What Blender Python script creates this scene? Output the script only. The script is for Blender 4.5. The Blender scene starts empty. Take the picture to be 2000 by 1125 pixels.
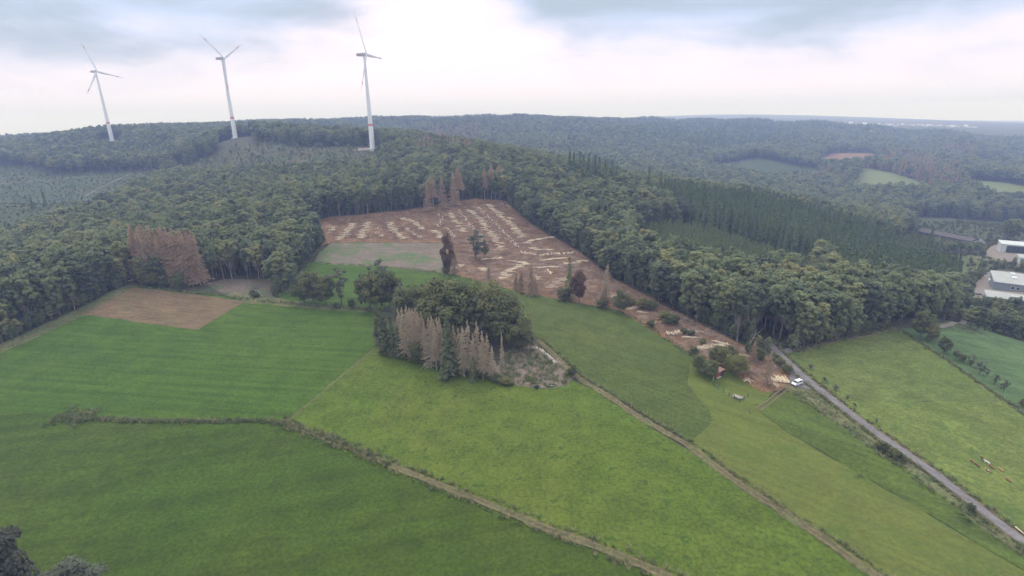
import bpy, bmesh, math, random
import numpy as np
from mathutils import Vector, Matrix

R = math.radians
random.seed(7)
rng = np.random.default_rng(7)
SC = bpy.context.scene
COL = SC.collection

# ------------------------------------------------------------------ camera
FPX, CX, CY = 1020.0, 1000.0, 562.5
CAM_Z = 100.0
PITCH, ROLL = R(17.95), R(-0.8)
cam_d = bpy.data.cameras.new('camera')
cam_d.sensor_width = 36.0
cam_d.lens = 36.0 * FPX / 2000.0
cam_d.clip_start = 1.0
cam_d.clip_end = 60000.0
cam = bpy.data.objects.new('camera', cam_d)
COL.objects.link(cam)
CAMR = Matrix.Rotation(math.pi / 2 - PITCH, 3, 'X') @ Matrix.Rotation(ROLL, 3, 'Z')
cam.matrix_world = Matrix.Translation((0, 0, CAM_Z)) @ CAMR.to_4x4()
SC.camera = cam
CR = np.array(CAMR)

# ------------------------------------------------------------------ sky, sun, exposure
SUN_EL, SUN_AZ = R(52), R(-25)          # azimuth measured from +Y towards +X
world = bpy.data.worlds.new('World')
SC.world = world
world.use_nodes = True
nt = world.node_tree
nt.nodes.clear()
def N(tree, typ, **kw):
    n = tree.nodes.new(typ)
    for k, v in kw.items():
        if k in ('inputs',):
            for kk, vv in v.items():
                n.inputs[kk].default_value = vv
        else:
            setattr(n, k, v)
    return n
def L(tree, a, b):
    tree.links.new(a, b)
def M(tree, op, a, b=None, c=None, clamp=False):
    n = tree.nodes.new('ShaderNodeMath'); n.operation = op; n.use_clamp = clamp
    for i, v in enumerate((a, b, c)):
        if v is None: continue
        if isinstance(v, (int, float)): n.inputs[i].default_value = v
        else: tree.links.new(v, n.inputs[i])
    return n.outputs[0]
def MIX(tree, fac, a, b, mode='MIX'):
    n = tree.nodes.new('ShaderNodeMix'); n.data_type = 'RGBA'; n.blend_type = mode
    for i, v in ((0, fac), (6, a), (7, b)):
        if isinstance(v, (int, float)): n.inputs[i].default_value = v
        elif isinstance(v, tuple): n.inputs[i].default_value = (*v, 1) if len(v) == 3 else v
        else: tree.links.new(v, n.inputs[i])
    return n.outputs[2]
def RAMP(tree, fac, stops, interp='LINEAR'):
    n = tree.nodes.new('ShaderNodeValToRGB'); n.color_ramp.interpolation = interp
    el = n.color_ramp.elements
    while len(el) < len(stops): el.new(0.5)
    for e, (p, c) in zip(el, stops):
        e.position = p
        e.color = (c, c, c, 1) if isinstance(c, (int, float)) else (*c, 1)
    tree.links.new(fac, n.inputs[0])
    return n.outputs[0]
def MAPR(tree, v, a, b, c=0.0, d=1.0, smooth=True):
    n = tree.nodes.new('ShaderNodeMapRange'); n.interpolation_type = 'SMOOTHSTEP' if smooth else 'LINEAR'
    tree.links.new(v, n.inputs[0])
    for i, x in enumerate((a, b, c, d)): n.inputs[1 + i].default_value = x
    return n.outputs[0]
def NOISE(tree, vec, scale, detail=3.0, rough=0.55, dist=0.0, w=None):
    n = tree.nodes.new('ShaderNodeTexNoise')
    n.inputs['Scale'].default_value = scale; n.inputs['Detail'].default_value = detail
    n.inputs['Roughness'].default_value = rough; n.inputs['Distortion'].default_value = dist
    if vec is not None: tree.links.new(vec, n.inputs['Vector'])
    return n.outputs[0]

sky = N(nt, 'ShaderNodeTexSky', sky_type='NISHITA', sun_disc=False, sun_elevation=SUN_EL, sun_rotation=SUN_AZ, altitude=400.0, dust_density=3.0)
tc = N(nt, 'ShaderNodeTexCoord')
sep = N(nt, 'ShaderNodeSeparateXYZ'); L(nt, tc.outputs['Generated'], sep.inputs[0])
up = M(nt, 'MAXIMUM', sep.outputs[2], 0.0)
az = M(nt, 'ARCTAN2', sep.outputs[0], sep.outputs[1])
mp = N(nt, 'ShaderNodeMapping'); L(nt, tc.outputs['Generated'], mp.inputs[0]); mp.inputs['Scale'].default_value = (1.0, 1.0, 3.2); mp.inputs['Location'].default_value = (0.37, 1.9, 0.2)
n1 = NOISE(nt, mp.outputs[0], 3.2, 5.0, 0.5, 0.4)
n2 = NOISE(nt, mp.outputs[0], 7.5, 5.0, 0.55, 0.4)
# an even overcast deck with one bright break low over the hills ahead
brk = M(nt, 'SUBTRACT', az, -0.14)
brk = M(nt, 'EXPONENT', M(nt, 'MULTIPLY', M(nt, 'MULTIPLY', brk, brk), -22.0))
edge = M(nt, 'ADD', 0.095, M(nt, 'MULTIPLY', brk, 0.11))
deck = M(nt, 'SUBTRACT', M(nt, 'ADD', up, M(nt, 'ADD', M(nt, 'MULTIPLY', M(nt, 'SUBTRACT', n1, 0.5), 0.20), M(nt, 'MULTIPLY', M(nt, 'SUBTRACT', n2, 0.5), 0.07))), edge)
cov = MAPR(nt, deck, -0.06, 0.06)
bright = MIX(nt, MAPR(nt, up, 0.0, 0.07), (10.2, 10.3, 12.0), (12.4, 10.9, 12.2))
grey = MIX(nt, MAPR(nt, n1, 0.40, 0.66), (6.7, 7.8, 10.6), (4.9, 5.8, 7.1))
low = MIX(nt, cov, bright, grey)
# as under any overcast, the deck is lighter overhead than at the horizon
zen = t_ = nt.nodes.new('ShaderNodeVectorMath'); t_.operation = 'SCALE'; L(nt, low, t_.inputs[0]); L(nt, M(nt, 'ADD', 1.0, M(nt, 'MULTIPLY', MAPR(nt, up, 0.2, 1.0, smooth=False), 1.6)), t_.inputs['Scale'])
clouds = MIX(nt, MAPR(nt, up, 0.22, 0.6), zen.outputs[0], MIX(nt, 0.75, zen.outputs[0], (17.5, 17.0, 16.8)))
skyc = MIX(nt, 0.93, sky.outputs[0], clouds)
bg = N(nt, 'ShaderNodeBackground'); L(nt, skyc, bg.inputs[0]); bg.inputs[1].default_value = 0.1
wo = N(nt, 'ShaderNodeOutputWorld'); L(nt, bg.outputs[0], wo.inputs[0])

sun_d = bpy.data.lights.new('sun', 'SUN'); sun_d.energy = 1.4; sun_d.angle = R(25); sun_d.color = (1.0, 0.96, 0.9)
sun = bpy.data.objects.new('sun', sun_d); COL.objects.link(sun)
sdir = Vector((math.sin(SUN_AZ) * math.cos(SUN_EL), math.cos(SUN_AZ) * math.cos(SUN_EL), math.sin(SUN_EL)))
sun.rotation_euler = sdir.to_track_quat('Z', 'Y').to_euler()
sun.location = (0, 0, 400)
SC.view_settings.view_transform = 'Standard'
SC.view_settings.look = 'None'
SC.view_settings.gamma = 1.0
SC.view_settings.exposure = 0.0
SC.view_settings.use_curve_mapping = False
SC.render.engine = 'CYCLES'
SC.cycles.use_denoising = True
SC.cycles.max_bounces = 6; SC.cycles.diffuse_bounces = 4; SC.cycles.glossy_bounces = 2
SC.cycles.transmission_bounces = 4; SC.cycles.volume_bounces = 1; SC.cycles.transparent_max_bounces = 8
SC.cycles.use_adaptive_sampling = True; SC.cycles.adaptive_threshold = 0.02

# ------------------------------------------------------------------ terrain height
def ray(px, py):
    d = CR @ np.array([(px - CX) / FPX, -(py - CY) / FPX, -1.0])
    return d                                     # scaled so that depth along the axis is 1
def W(px, py, depth, canopy=0.0):                # point of the view at that depth, lowered by a canopy height
    d = ray(px, py) * depth
    return (d[0], d[1], CAM_Z + d[2] - canopy)
OX, OY = 0.0, -120.0
def qc(x, y):
    dx = np.asarray(x, float) - OX; dy = np.asarray(y, float) - OY
    return np.arctan2(dx, dy), np.log(np.maximum(np.hypot(dx, dy), 1.0))
A_MAX, L_MIN, L_MAX = 1.2, math.log(42.0), math.log(13000.0)
ctrl = []
def g(px, py, z):                                # ground seen at a pixel with a known height
    d = ray(px, py); t = (z - CAM_Z) / d[2]
    ctrl.append((d[0] * t, d[1] * t, z))
def c(px, py, depth, canopy=0.0): ctrl.append(W(px, py, depth, canopy))
for x, y, z in ((0, -60, 0), (-120, 40, 1), (120, 40, -2), (0, 120, 0), (-400, 60, 3), (400, 60, -8)): ctrl.append((x, y, z))
g(0, 680, 3); g(0, 900, 1); g(300, 1000, 0); g(700, 1000, 0); g(1300, 1000, 0); g(1000, 850, 0); g(600, 720, 1)
g(480, 590, 3); g(700, 600, 2); g(1000, 700, 0.5); g(1990, 1060, -3); g(1700, 1000, -1); g(1550, 745, -0.5); g(1300, 720, 0)
g(1190, 545, 1.5); g(1300, 600, 0); g(1500, 690, -1); g(1755, 640, -4); g(2000, 800, -7); g(1880, 632, -8); g(2000, 672, -11)
c(260, 560, 300); c(600, 515, 370); c(640, 470, 420); c(865, 475, 418); c(640, 425, 470); c(740, 418, 480); c(930, 392, 525); c(985, 395, 520); c(1100, 475, 420)
c(1960, 600, 335); c(1990, 500, 480); c(1890, 640, 290)
for a in ((740, 292, 720, 24), (850, 288, 690, 24), (960, 284, 690, 24), (1100, 312, 640, 24), (1300, 350, 620, 22), (1500, 376, 620, 20), (1700, 430, 550, 18),
          (1860, 500, 455, 18), (1500, 497, 425, 0), (1360, 450, 470, 0), (1640, 540, 370, 4), (500, 347, 610, 24), (230, 394, 520, 24), (0, 458, 410, 24),
          (100, 405, 720, 0), (0, 355, 850, 0), (300, 355, 800, 5), (450, 312, 830, 0), (600, 292, 850, 0), (728, 291, 800, 0), (459, 266, 970, 3), (217, 268, 1130, 6),
          (0, 400, 640, 0), (0, 310, 1000, 8), (150, 300, 1000, 12), (330, 290, 980, 18),
          (0, 277, 1250, 22), (110, 266, 1300, 22), (300, 252, 1400, 22), (470, 240, 1500, 22), (620, 246, 1600, 22), (720, 244, 1700, 22), (820, 240, 1800, 22),
          (900, 235, 1900, 22), (1000, 234, 2000, 22), (1100, 231, 2100, 22), (1250, 240, 2300, 22), (1500, 235, 2500, 22), (1700, 243, 2500, 22), (1850, 252, 2400, 22), (2000, 263, 2200, 22),
          (600, 270, 1200, 20), (850, 272, 1400, 22), (1000, 292, 1250, 22), (1240, 330, 1050, 15), (1240, 348, 880, 20), (1500, 342, 1150, 20), (1500, 374, 920, 22),
          (1700, 300, 1500, 20), (1690, 322, 1300, 4), (1740, 345, 1150, 4), (1900, 320, 1300, 20), (1940, 362, 1000, 8), (1900, 385, 850, 22), (2000, 410, 780, 22), (1850, 432, 680, 8), (1990, 440, 640, 4), (1860, 465, 590, 6), (1640, 395, 790, 22),
          (1400, 270, 1800, 22), (1700, 265, 2000, 22), (1900, 285, 1700, 22),
          (1650, 240, 3600, 0), (1800, 245, 3500, 0), (1950, 246, 3500, 0), (1940, 250, 3000, 4), (1300, 242, 3600, 0), (1000, 240, 3500, 0), (700, 250, 3000, 0), (300, 262, 2600, 0), (0, 285, 2400, 0)):
    c(*a)
for px, py, d in ((0, 272, 6000), (300, 262, 6000), (560, 245, 9000), (660, 238, 9000), (780, 238, 9000), (1000, 236, 9000), (1180, 232, 8000), (1400, 224, 8500), (1560, 228, 9000), (1800, 233, 7000), (1990, 240, 7000), (1750, 232, 6000),
                  (0, 264, 12500), (600, 252, 12500), (1200, 242, 12500), (2000, 232, 12500)):
    c(px, py, d)
ctrl = np.array(ctrl)
qa, ql = qc(ctrl[:, 0], ctrl[:, 1])
Q = np.stack([np.clip(qa, -A_MAX, A_MAX), ql], 1)
def phi(r2): return 0.5 * r2 * np.log(r2 + 1e-12)
D2 = ((Q[:, None] - Q[None]) ** 2).sum(2)
n_ = len(Q)
Amat = np.zeros((n_ + 3, n_ + 3)); Amat[:n_, :n_] = phi(D2) + np.eye(n_) * 2e-4
Amat[:n_, n_] = 1; Amat[:n_, n_ + 1:] = Q; Amat[n_:, :n_] = Amat[:n_, n_:].T
sol = np.linalg.solve(Amat, np.concatenate([ctrl[:, 2], np.zeros(3)]))
def H_exact(a, l):
    q = np.stack([np.clip(a, -1.0, 1.0), np.clip(l, math.log(60.0), L_MAX)], 1)
    out = np.empty(len(q))
    for i in range(0, len(q), 20000):
        s = q[i:i + 20000]
        d2 = ((s[:, None] - Q[None]) ** 2).sum(2)
        out[i:i + 20000] = phi(d2) @ sol[:n_] + sol[n_] + s @ sol[n_ + 1:]
    return out
NA, NL = 340, 420
ga = np.linspace(-A_MAX, A_MAX, NA); gl = np.linspace(L_MIN, L_MAX, NL)
AA, LL = np.meshgrid(ga, gl, indexing='ij')
HG = H_exact(AA.ravel(), LL.ravel()).reshape(NA, NL)
rr = np.exp(LL); gx = OX + rr * np.sin(AA); gy = OY + rr * np.cos(AA)
und = (np.sin(gx * 0.021 + 1.3) * np.cos(gy * 0.017 + 0.4) + 0.6 * np.sin(gx * 0.047 - gy * 0.039))
HG += und * np.clip((rr - 500) / 500, 0.15, 1.0) * 0.9
far_w = np.clip((rr - 1150) / 500, 0, 1) * np.clip((4200 - rr) / 900, 0, 1)
HG += far_w * (6.0 * np.sin(gx / 88 + 0.7 * np.sin(gy / 160)) * np.cos(gy / 118 + 0.5) + 4.5 * np.sin(gx / 47 - gy / 71 + 1.1))
def H(x, y):
    a, l = qc(x, y)
    fa = np.clip((a + A_MAX) / (2 * A_MAX) * (NA - 1), 0, NA - 1.001); fl = np.clip((l - L_MIN) / (L_MAX - L_MIN) * (NL - 1), 0, NL - 1.001)
    i = fa.astype(int); j = fl.astype(int); u = fa - i; v = fl - j
    return (HG[i, j] * (1 - u) * (1 - v) + HG[i + 1, j] * u * (1 - v) + HG[i, j + 1] * (1 - u) * v + HG[i + 1, j + 1] * u * v)
def h(x, y): return float(H(np.array([x]), np.array([y]))[0])
TS = np.concatenate([np.linspace(60, 700, 900), np.geomspace(702, 12500, 900)])
def P(px, py):                                   # ground point seen at a pixel of the photograph
    d = ray(px, py)
    x, y, z = d[0] * TS, d[1] * TS, CAM_Z + d[2] * TS
    below = z < H(x, y)
    k = int(np.argmax(below)) if below.any() else len(TS) - 1
    if k == 0: return (x[0], y[0], h(x[0], y[0]))
    t0, t1 = TS[k - 1], TS[k]
    for _ in range(18):
        tm = 0.5 * (t0 + t1)
        if CAM_Z + d[2] * tm < h(d[0] * tm, d[1] * tm): t1 = tm
        else: t0 = tm
    x, y = d[0] * t1, d[1] * t1
    return (x, y, h(x, y))
def PP(pts): return [P(*p) for p in pts]
def proj(x, y, z):                               # world -> photograph pixel and depth
    v = np.stack([x, y, np.asarray(z) - CAM_Z], -1) @ CR
    dep = -v[..., 2]
    return CX + FPX * v[..., 0] / dep, CY - FPX * v[..., 1] / dep, dep
def inside(poly, x, y):
    x = np.asarray(x); y = np.asarray(y); res = np.zeros(x.shape, bool)
    n = len(poly)
    for i in range(n):
        x1, y1 = poly[i][:2]; x2, y2 = poly[(i + 1) % n][:2]
        if y1 == y2: continue
        cond = (y1 > y) != (y2 > y)
        res ^= cond & (x < (x2 - x1) * (y - y1) / (y2 - y1) + x1)
    return res

# ------------------------------------------------------------------ helpers for objects
def mesh_obj(name, verts, faces, mat=None, parent=None, smooth=False, mats=None, midx=None):
    me = bpy.data.meshes.new(name)
    me.from_pydata([tuple(v) for v in verts], [], [tuple(f) for f in faces])
    for m in (mats or ([mat] if mat else [])): me.materials.append(m)
    if midx is not None: me.polygons.foreach_set('material_index', np.array(midx, np.int32))
    if smooth: me.polygons.foreach_set('use_smooth', np.ones(len(me.polygons), bool))
    me.update()
    o = bpy.data.objects.new(name, me); COL.objects.link(o)
    if parent: o.parent = parent
    return o
def tag(o, label, cat=None, group=None, kind=None):
    if label: o['label'] = label
    if cat: o['category'] = cat
    if group: o['group'] = group
    if kind: o['kind'] = kind
    return o
def struct(o, label=None):
    o['kind'] = 'structure'
    if label: o['label'] = label
    return o
def empty(name, loc, rz=0.0, scale=1.0):
    o = bpy.data.objects.new(name, None); COL.objects.link(o)
    o.location = loc; o.rotation_euler = (0, 0, rz); o.scale = (scale,) * 3
    o.empty_display_size = 0.5
    return o

# ------------------------------------------------------------------ materials
def new_mat(name):
    m = bpy.data.materials.new(name); m.use_nodes = True
    t = m.node_tree; b = t.nodes['Principled BSDF']
    b.inputs['Roughness'].default_value = 0.9
    if 'Specular IOR Level' in b.inputs: b.inputs['Specular IOR Level'].default_value = 0.15
    return m, t, b
def plain(name, col, rough=0.8, spec=0.2, metal=0.0, var=0.0, scale=3.0):
    m, t, b = new_mat(name)
    b.inputs['Roughness'].default_value = rough; b.inputs['Specular IOR Level'].default_value = spec; b.inputs['Metallic'].default_value = metal
    if var:
        tcn = N(t, 'ShaderNodeTexCoord'); nz = NOISE(t, tcn.outputs['Object'], scale, 5.0, 0.6)
        k = MAPR(t, nz, 0.25, 0.75, 1 - var, 1 + var)
        mixn = MIX(t, 1.0, (*col,), (1, 1, 1), 'MULTIPLY')
        mm = t.nodes.new('ShaderNodeVectorMath'); mm.operation = 'SCALE'; t.links.new(mixn, mm.inputs[0]); t.links.new(k, mm.inputs['Scale'])
        t.links.new(mm.outputs[0], b.inputs['Base Color'])
    else: b.inputs['Base Color'].default_value = (*col, 1)
    return m
def ground_mat(name, base, alt, spot=None, big=0.012, fine=0.9, streak=None, contrast=1.0, spot_scale=0.35, spot_at=(0.60, 0.70), bump=0.5, patch=None, patch_at=(0.5, 0.62), patch_scale=0.05):
    """grass or soil: broad drifts of colour, streaks along the working direction, fine speckle"""
    m, t, b = new_mat(name)
    tcn = N(t, 'ShaderNodeTexCoord'); v = tcn.outputs['Object']
    drift = NOISE(t, v, big, 4.0, 0.55, 0.5)
    f1 = MAPR(t, drift, 0.32, 0.68, 0.0, 1.0)
    col = MIX(t, f1, base, alt)
    mid = NOISE(t, v, 0.11, 5.0, 0.62, 0.4)
    col = MIX(t, MAPR(t, mid, 0.30, 0.72, 0.0, 0.75 * min(contrast, 1.3)), col, tuple(0.62 * q for q in base))
    if patch:
        pn = NOISE(t, v, patch_scale, 5.0, 0.6, 0.8)
        col = MIX(t, MAPR(t, pn, patch_at[0], patch_at[1]), col, patch)
    if streak is not None:
        ang, sc_, amt = streak[:3]
        mpn = N(t, 'ShaderNodeMapping'); L(t, v, mpn.inputs[0]); mpn.inputs['Rotation'].default_value = (0, 0, -ang)
        mps = N(t, 'ShaderNodeMapping'); L(t, mpn.outputs[0], mps.inputs[0]); mps.inputs['Scale'].default_value = (0.03 * sc_, sc_, 1)
        sn = NOISE(t, mps.outputs[0], 1.0, 3.0, 0.5, 0.15)
        k = MAPR(t, sn, 0.3, 0.7, 1 - amt, 1 + amt)
        vm = t.nodes.new('ShaderNodeVectorMath'); vm.operation = 'SCALE'; L(t, col, vm.inputs[0]); L(t, k, vm.inputs['Scale']); col = vm.outputs[0]
    if spot:
        sp = NOISE(t, v, spot_scale, 3.0, 0.6, 0.3)
        col = MIX(t, MAPR(t, sp, spot_at[0], spot_at[1]), col, spot)
    fn = NOISE(t, v, fine, 4.0, 0.75)
    k = MAPR(t, fn, 0.25, 0.75, 1 - 0.42 * contrast, 1 + 0.42 * contrast)
    vm = t.nodes.new('ShaderNodeVectorMath'); vm.operation = 'SCALE'; L(t, col, vm.inputs[0]); L(t, k, vm.inputs['Scale'])
    L(t, vm.outputs[0], b.inputs['Base Color'])
    if bump:
        bn = NOISE(t, v, 1.7, 4.0, 0.7)
        bp = N(t, 'ShaderNodeBump'); bp.inputs['Strength'].default_value = bump; bp.inputs['Distance'].default_value = 0.5
        L(t, bn, bp.inputs['Height']); L(t, bp.outputs[0], b.inputs['Normal'])
    return m
def leaf_mat(name, stops, trans=0.38, var=0.35):
    """foliage: each tree takes its own tint, leaves vary within the crown"""
    m, t, b = new_mat(name)
    oi = N(t, 'ShaderNodeObjectInfo')
    col = RAMP(t, oi.outputs['Random'], stops)
    tcn = N(t, 'ShaderNodeTexCoord')
    nz = NOISE(t, tcn.outputs['Object'], 0.55, 3.0, 0.7)
    k = MAPR(t, nz, 0.3, 0.7, 1 - var, 1 + var)
    vm = t.nodes.new('ShaderNodeVectorMath'); vm.operation = 'SCALE'; L(t, col, vm.inputs[0]); L(t, k, vm.inputs['Scale'])
    L(t, vm.outputs[0], b.inputs['Base Color'])
    b.inputs['Roughness'].default_value = 0.75
    if trans:
        tr = N(t, 'ShaderNodeBsdfTranslucent'); L(t, vm.outputs[0], tr.inputs[0])
        ms = N(t, 'ShaderNodeMixShader'); ms.inputs[0].default_value = trans
        out = t.nodes['Material Output']
        L(t, b.outputs[0], ms.inputs[1]); L(t, tr.outputs[0], ms.inputs[2]); L(t, ms.outputs[0], out.inputs[0])
    return m

GREEN = [(0.0, (0.114, 0.137, 0.087)), (0.18, (0.153, 0.188, 0.104)), (0.45, (0.209, 0.250, 0.125)), (0.7, (0.237, 0.273, 0.136)), (0.90, (0.281, 0.298, 0.136)), (0.965, (0.331, 0.317, 0.136)), (1.0, (0.163, 0.207, 0.133))]
MAT = {}
MAT['leaf'] = leaf_mat('broadleaf foliage', GREEN)
MAT['leaf_dark'] = leaf_mat('dark hedge foliage', [(0, (0.124, 0.139, 0.066)), (0.5, (0.163, 0.176, 0.079)), (1.0, (0.213, 0.211, 0.083))])
MAT['leaf_grey'] = leaf_mat('grey green foliage', [(0, (0.138, 0.159, 0.108)), (1.0, (0.179, 0.191, 0.124))])
MAT['leaf_olive'] = leaf_mat('olive foliage', [(0, (0.130, 0.163, 0.066)), (1.0, (0.163, 0.176, 0.072))])
MAT['leaf_brown'] = leaf_mat('rust brown foliage', [(0, (0.162, 0.098, 0.070)), (1.0, (0.198, 0.120, 0.084))])
MAT['needle'] = leaf_mat('spruce needles', [(0, (0.102, 0.146, 0.071)), (0.5, (0.124, 0.170, 0.081)), (1.0, (0.150, 0.192, 0.085))], 0.1)
MAT['needle_olive'] = leaf_mat('olive spruce needles', [(0, (0.100, 0.118, 0.058)), (1.0, (0.130, 0.142, 0.066))], 0.1)
MAT['needle_young'] = leaf_mat('young spruce needles', [(0, (0.139, 0.187, 0.074)), (1.0, (0.186, 0.225, 0.082))], 0.1)  # young spruces are a lighter green of their own
MAT['dead'] = leaf_mat('dead spruce twigs', [(0, (0.387, 0.312, 0.222)), (0.5, (0.504, 0.427, 0.296)), (1.0, (0.456, 0.345, 0.244))], 0.0)
MAT['dead_red'] = leaf_mat('reddish dead needles', [(0, (0.372, 0.265, 0.188)), (1.0, (0.490, 0.365, 0.256))], 0.0)
MAT['bark'] = plain('grey brown bark', (0.16, 0.135, 0.115), 0.95, 0.1, var=0.3, scale=1.5)
MAT['bark_mid'] = plain('mid grey bark', (0.22, 0.19, 0.165), 0.95, 0.1, var=0.3, scale=1.5)
MAT['bark_pale'] = plain('pale weathered bark', (0.33, 0.29, 0.25), 0.95, 0.1, var=0.25, scale=1.5)
# ------------------------------------------------------------------ ground sheet
MAT['floor'] = ground_mat('forest floor', (0.070, 0.060, 0.044), (0.085, 0.085, 0.048), patch=(0.060, 0.080, 0.040), contrast=1.0)
MAT['rough'] = ground_mat('rough cleared hillside', (0.066, 0.087, 0.042), (0.081, 0.087, 0.049), patch=(0.046, 0.069, 0.031), patch_at=(0.45, 0.6), patch_scale=0.03, contrast=1.2)
MAT['field_left'] = ground_mat('lush meadow', (0.051, 0.102, 0.011), (0.065, 0.109, 0.014), streak=(R(-8), 0.35, 0.16), contrast=0.75)
MAT['field_low'] = ground_mat('deep green meadow', (0.045, 0.082, 0.009), (0.064, 0.091, 0.012), streak=(R(12), 0.22, 0.14), contrast=0.85, spot=(0.051, 0.084, 0.010), spot_scale=0.08, spot_at=(0.5, 0.72))
MAT['meadow'] = ground_mat('yellow green meadow', (0.078, 0.125, 0.015), (0.109, 0.136, 0.022), spot=(0.049, 0.089, 0.014), spot_scale=0.30, spot_at=(0.585, 0.66), contrast=0.85, streak=(R(-28), 0.2, 0.06))
MAT['crop'] = ground_mat('dark drilled crop', (0.070, 0.099, 0.023), (0.088, 0.110, 0.027), streak=(R(-44), 0.7, 0.12), contrast=0.8)
MAT['mown'] = ground_mat('mown grass', (0.116, 0.137, 0.030), (0.103, 0.134, 0.027), streak=(R(-40), 0.45, 0.10), contrast=0.5, spot=(0.086, 0.121, 0.023), spot_scale=0.09, spot_at=(0.5, 0.7))
MAT['strip'] = ground_mat('dark grass strip', (0.076, 0.112, 0.019), (0.094, 0.122, 0.023), streak=(R(-40), 0.3, 0.2), contrast=0.8, patch=(0.069, 0.100, 0.020), patch_at=(0.42, 0.6), patch_scale=0.03)
MAT['verge'] = ground_mat('rough verge grass', (0.118, 0.135, 0.055), (0.165, 0.160, 0.080), spot=(0.070, 0.090, 0.040), spot_scale=0.25, spot_at=(0.52, 0.66), contrast=1.2)
MAT['pasture'] = ground_mat('cow pasture', (0.117, 0.164, 0.033), (0.142, 0.169, 0.042), spot=(0.082, 0.127, 0.029), spot_scale=0.24, spot_at=(0.53, 0.68), contrast=0.9, streak=(R(-35), 0.3, 0.12))
MAT['pasture_b'] = ground_mat('cow pasture upper', (0.106, 0.148, 0.035), (0.136, 0.158, 0.045), spot=(0.081, 0.116, 0.034), spot_scale=0.24, spot_at=(0.53, 0.68), contrast=0.9, streak=(R(20), 0.3, 0.10))
MAT['blue_meadow'] = ground_mat('cool green meadow', (0.076, 0.130, 0.049), (0.096, 0.143, 0.056), streak=(R(-36), 0.22, 0.20), contrast=0.6)
MAT['plough'] = ground_mat('ploughed soil', (0.164, 0.114, 0.067), (0.147, 0.107, 0.060), streak=(R(-6), 0.9, 0.20), contrast=0.7, patch=(0.105, 0.102, 0.043), patch_at=(0.50, 0.74), patch_scale=0.06)
MAT['cut'] = ground_mat('felled ground with brash', (0.225, 0.130, 0.072), (0.257, 0.157, 0.090), spot=(0.146, 0.091, 0.052), spot_scale=0.4, spot_at=(0.5, 0.7), contrast=1.3, patch=(0.169, 0.141, 0.062), patch_at=(0.60, 0.74), patch_scale=0.035)
MAT['young'] = ground_mat('replanted ground', (0.185, 0.148, 0.118), (0.170, 0.142, 0.112), patch=(0.092, 0.130, 0.055), patch_at=(0.46, 0.62), patch_scale=0.06, contrast=0.9, streak=(R(2), 0.9, 0.12))
MAT['scrub'] = ground_mat('scrub of the felled copse', (0.130, 0.150, 0.070), (0.175, 0.140, 0.100), spot=(0.090, 0.115, 0.050), spot_scale=0.35, spot_at=(0.5, 0.68), contrast=1.4, patch=(0.200, 0.145, 0.120), patch_at=(0.52, 0.62), patch_scale=0.07)
MAT['dirt'] = ground_mat('dry track earth', (0.132, 0.124, 0.056), (0.123, 0.129, 0.053), contrast=1.0, patch=(0.114, 0.138, 0.051), patch_at=(0.5, 0.66), patch_scale=0.12)
MAT['rut'] = ground_mat('worn wheel rut', (0.180, 0.138, 0.084), (0.164, 0.132, 0.078), contrast=0.9, patch=(0.128, 0.124, 0.060), patch_at=(0.54, 0.68), patch_scale=0.15)
MAT['road'] = ground_mat('worn asphalt lane', (0.195, 0.183, 0.184), (0.172, 0.160, 0.164), contrast=0.5, bump=0.15, streak=(R(-52), 0.9, 0.14), patch=(0.150, 0.143, 0.146), patch_at=(0.52, 0.66), patch_scale=0.12)
MAT['gravel'] = ground_mat('pale gravel yard', (0.240, 0.204, 0.172), (0.216, 0.186, 0.160), contrast=0.4, bump=0.1)
MAT['rust'] = ground_mat('leaf litter verge', (0.165, 0.115, 0.075), (0.140, 0.120, 0.065), contrast=1.2)
MAT['far_green'] = ground_mat('far green field', (0.125, 0.160, 0.060), (0.150, 0.168, 0.072), contrast=0.4, bump=0)
MAT['far_pale'] = ground_mat('far stubble field', (0.290, 0.260, 0.170), (0.260, 0.240, 0.150), contrast=0.4, bump=0)

idx = np.arange(NA * NL).reshape(NA, NL)
gv = np.stack([gx.ravel(), gy.ravel(), HG.ravel()], 1)
gf = np.stack([idx[:-1, :-1].ravel(), idx[1:, :-1].ravel(), idx[1:, 1:].ravel(), idx[:-1, 1:].ravel()], 1)[:, ::-1]
ground = mesh_obj('ground', gv.tolist(), gf.tolist(), MAT['floor'], smooth=True)
struct(ground, 'wooded rolling ground reaching to the horizon')

MAT['rough2'] = ground_mat('rough cleared slope with straw', (0.080, 0.082, 0.043), (0.102, 0.094, 0.054), patch=(0.047, 0.067, 0.031), patch_at=(0.45, 0.6), patch_scale=0.03, contrast=1.2)
def densify(pts, step, jit=0.0, closed=True, seed=1):
    rg = random.Random(seed); out = []
    n = len(pts)
    for i in range(n if closed else n - 1):
        a = pts[i]; b = pts[(i + 1) % n]
        ln = math.hypot(b[0] - a[0], b[1] - a[1]); k = max(1, int(ln / step))
        nx, ny = (-(b[1] - a[1]) / max(ln, 1e-6), (b[0] - a[0]) / max(ln, 1e-6))
        for j in range(k):
            t = j / k; o = rg.uniform(-jit, jit) if j else rg.uniform(-jit, jit) * 0.5
            out.append((a[0] + (b[0] - a[0]) * t + nx * o, a[1] + (b[1] - a[1]) * t + ny * o))
    if not closed: out.append(tuple(pts[-1][:2]))
    return out
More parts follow.
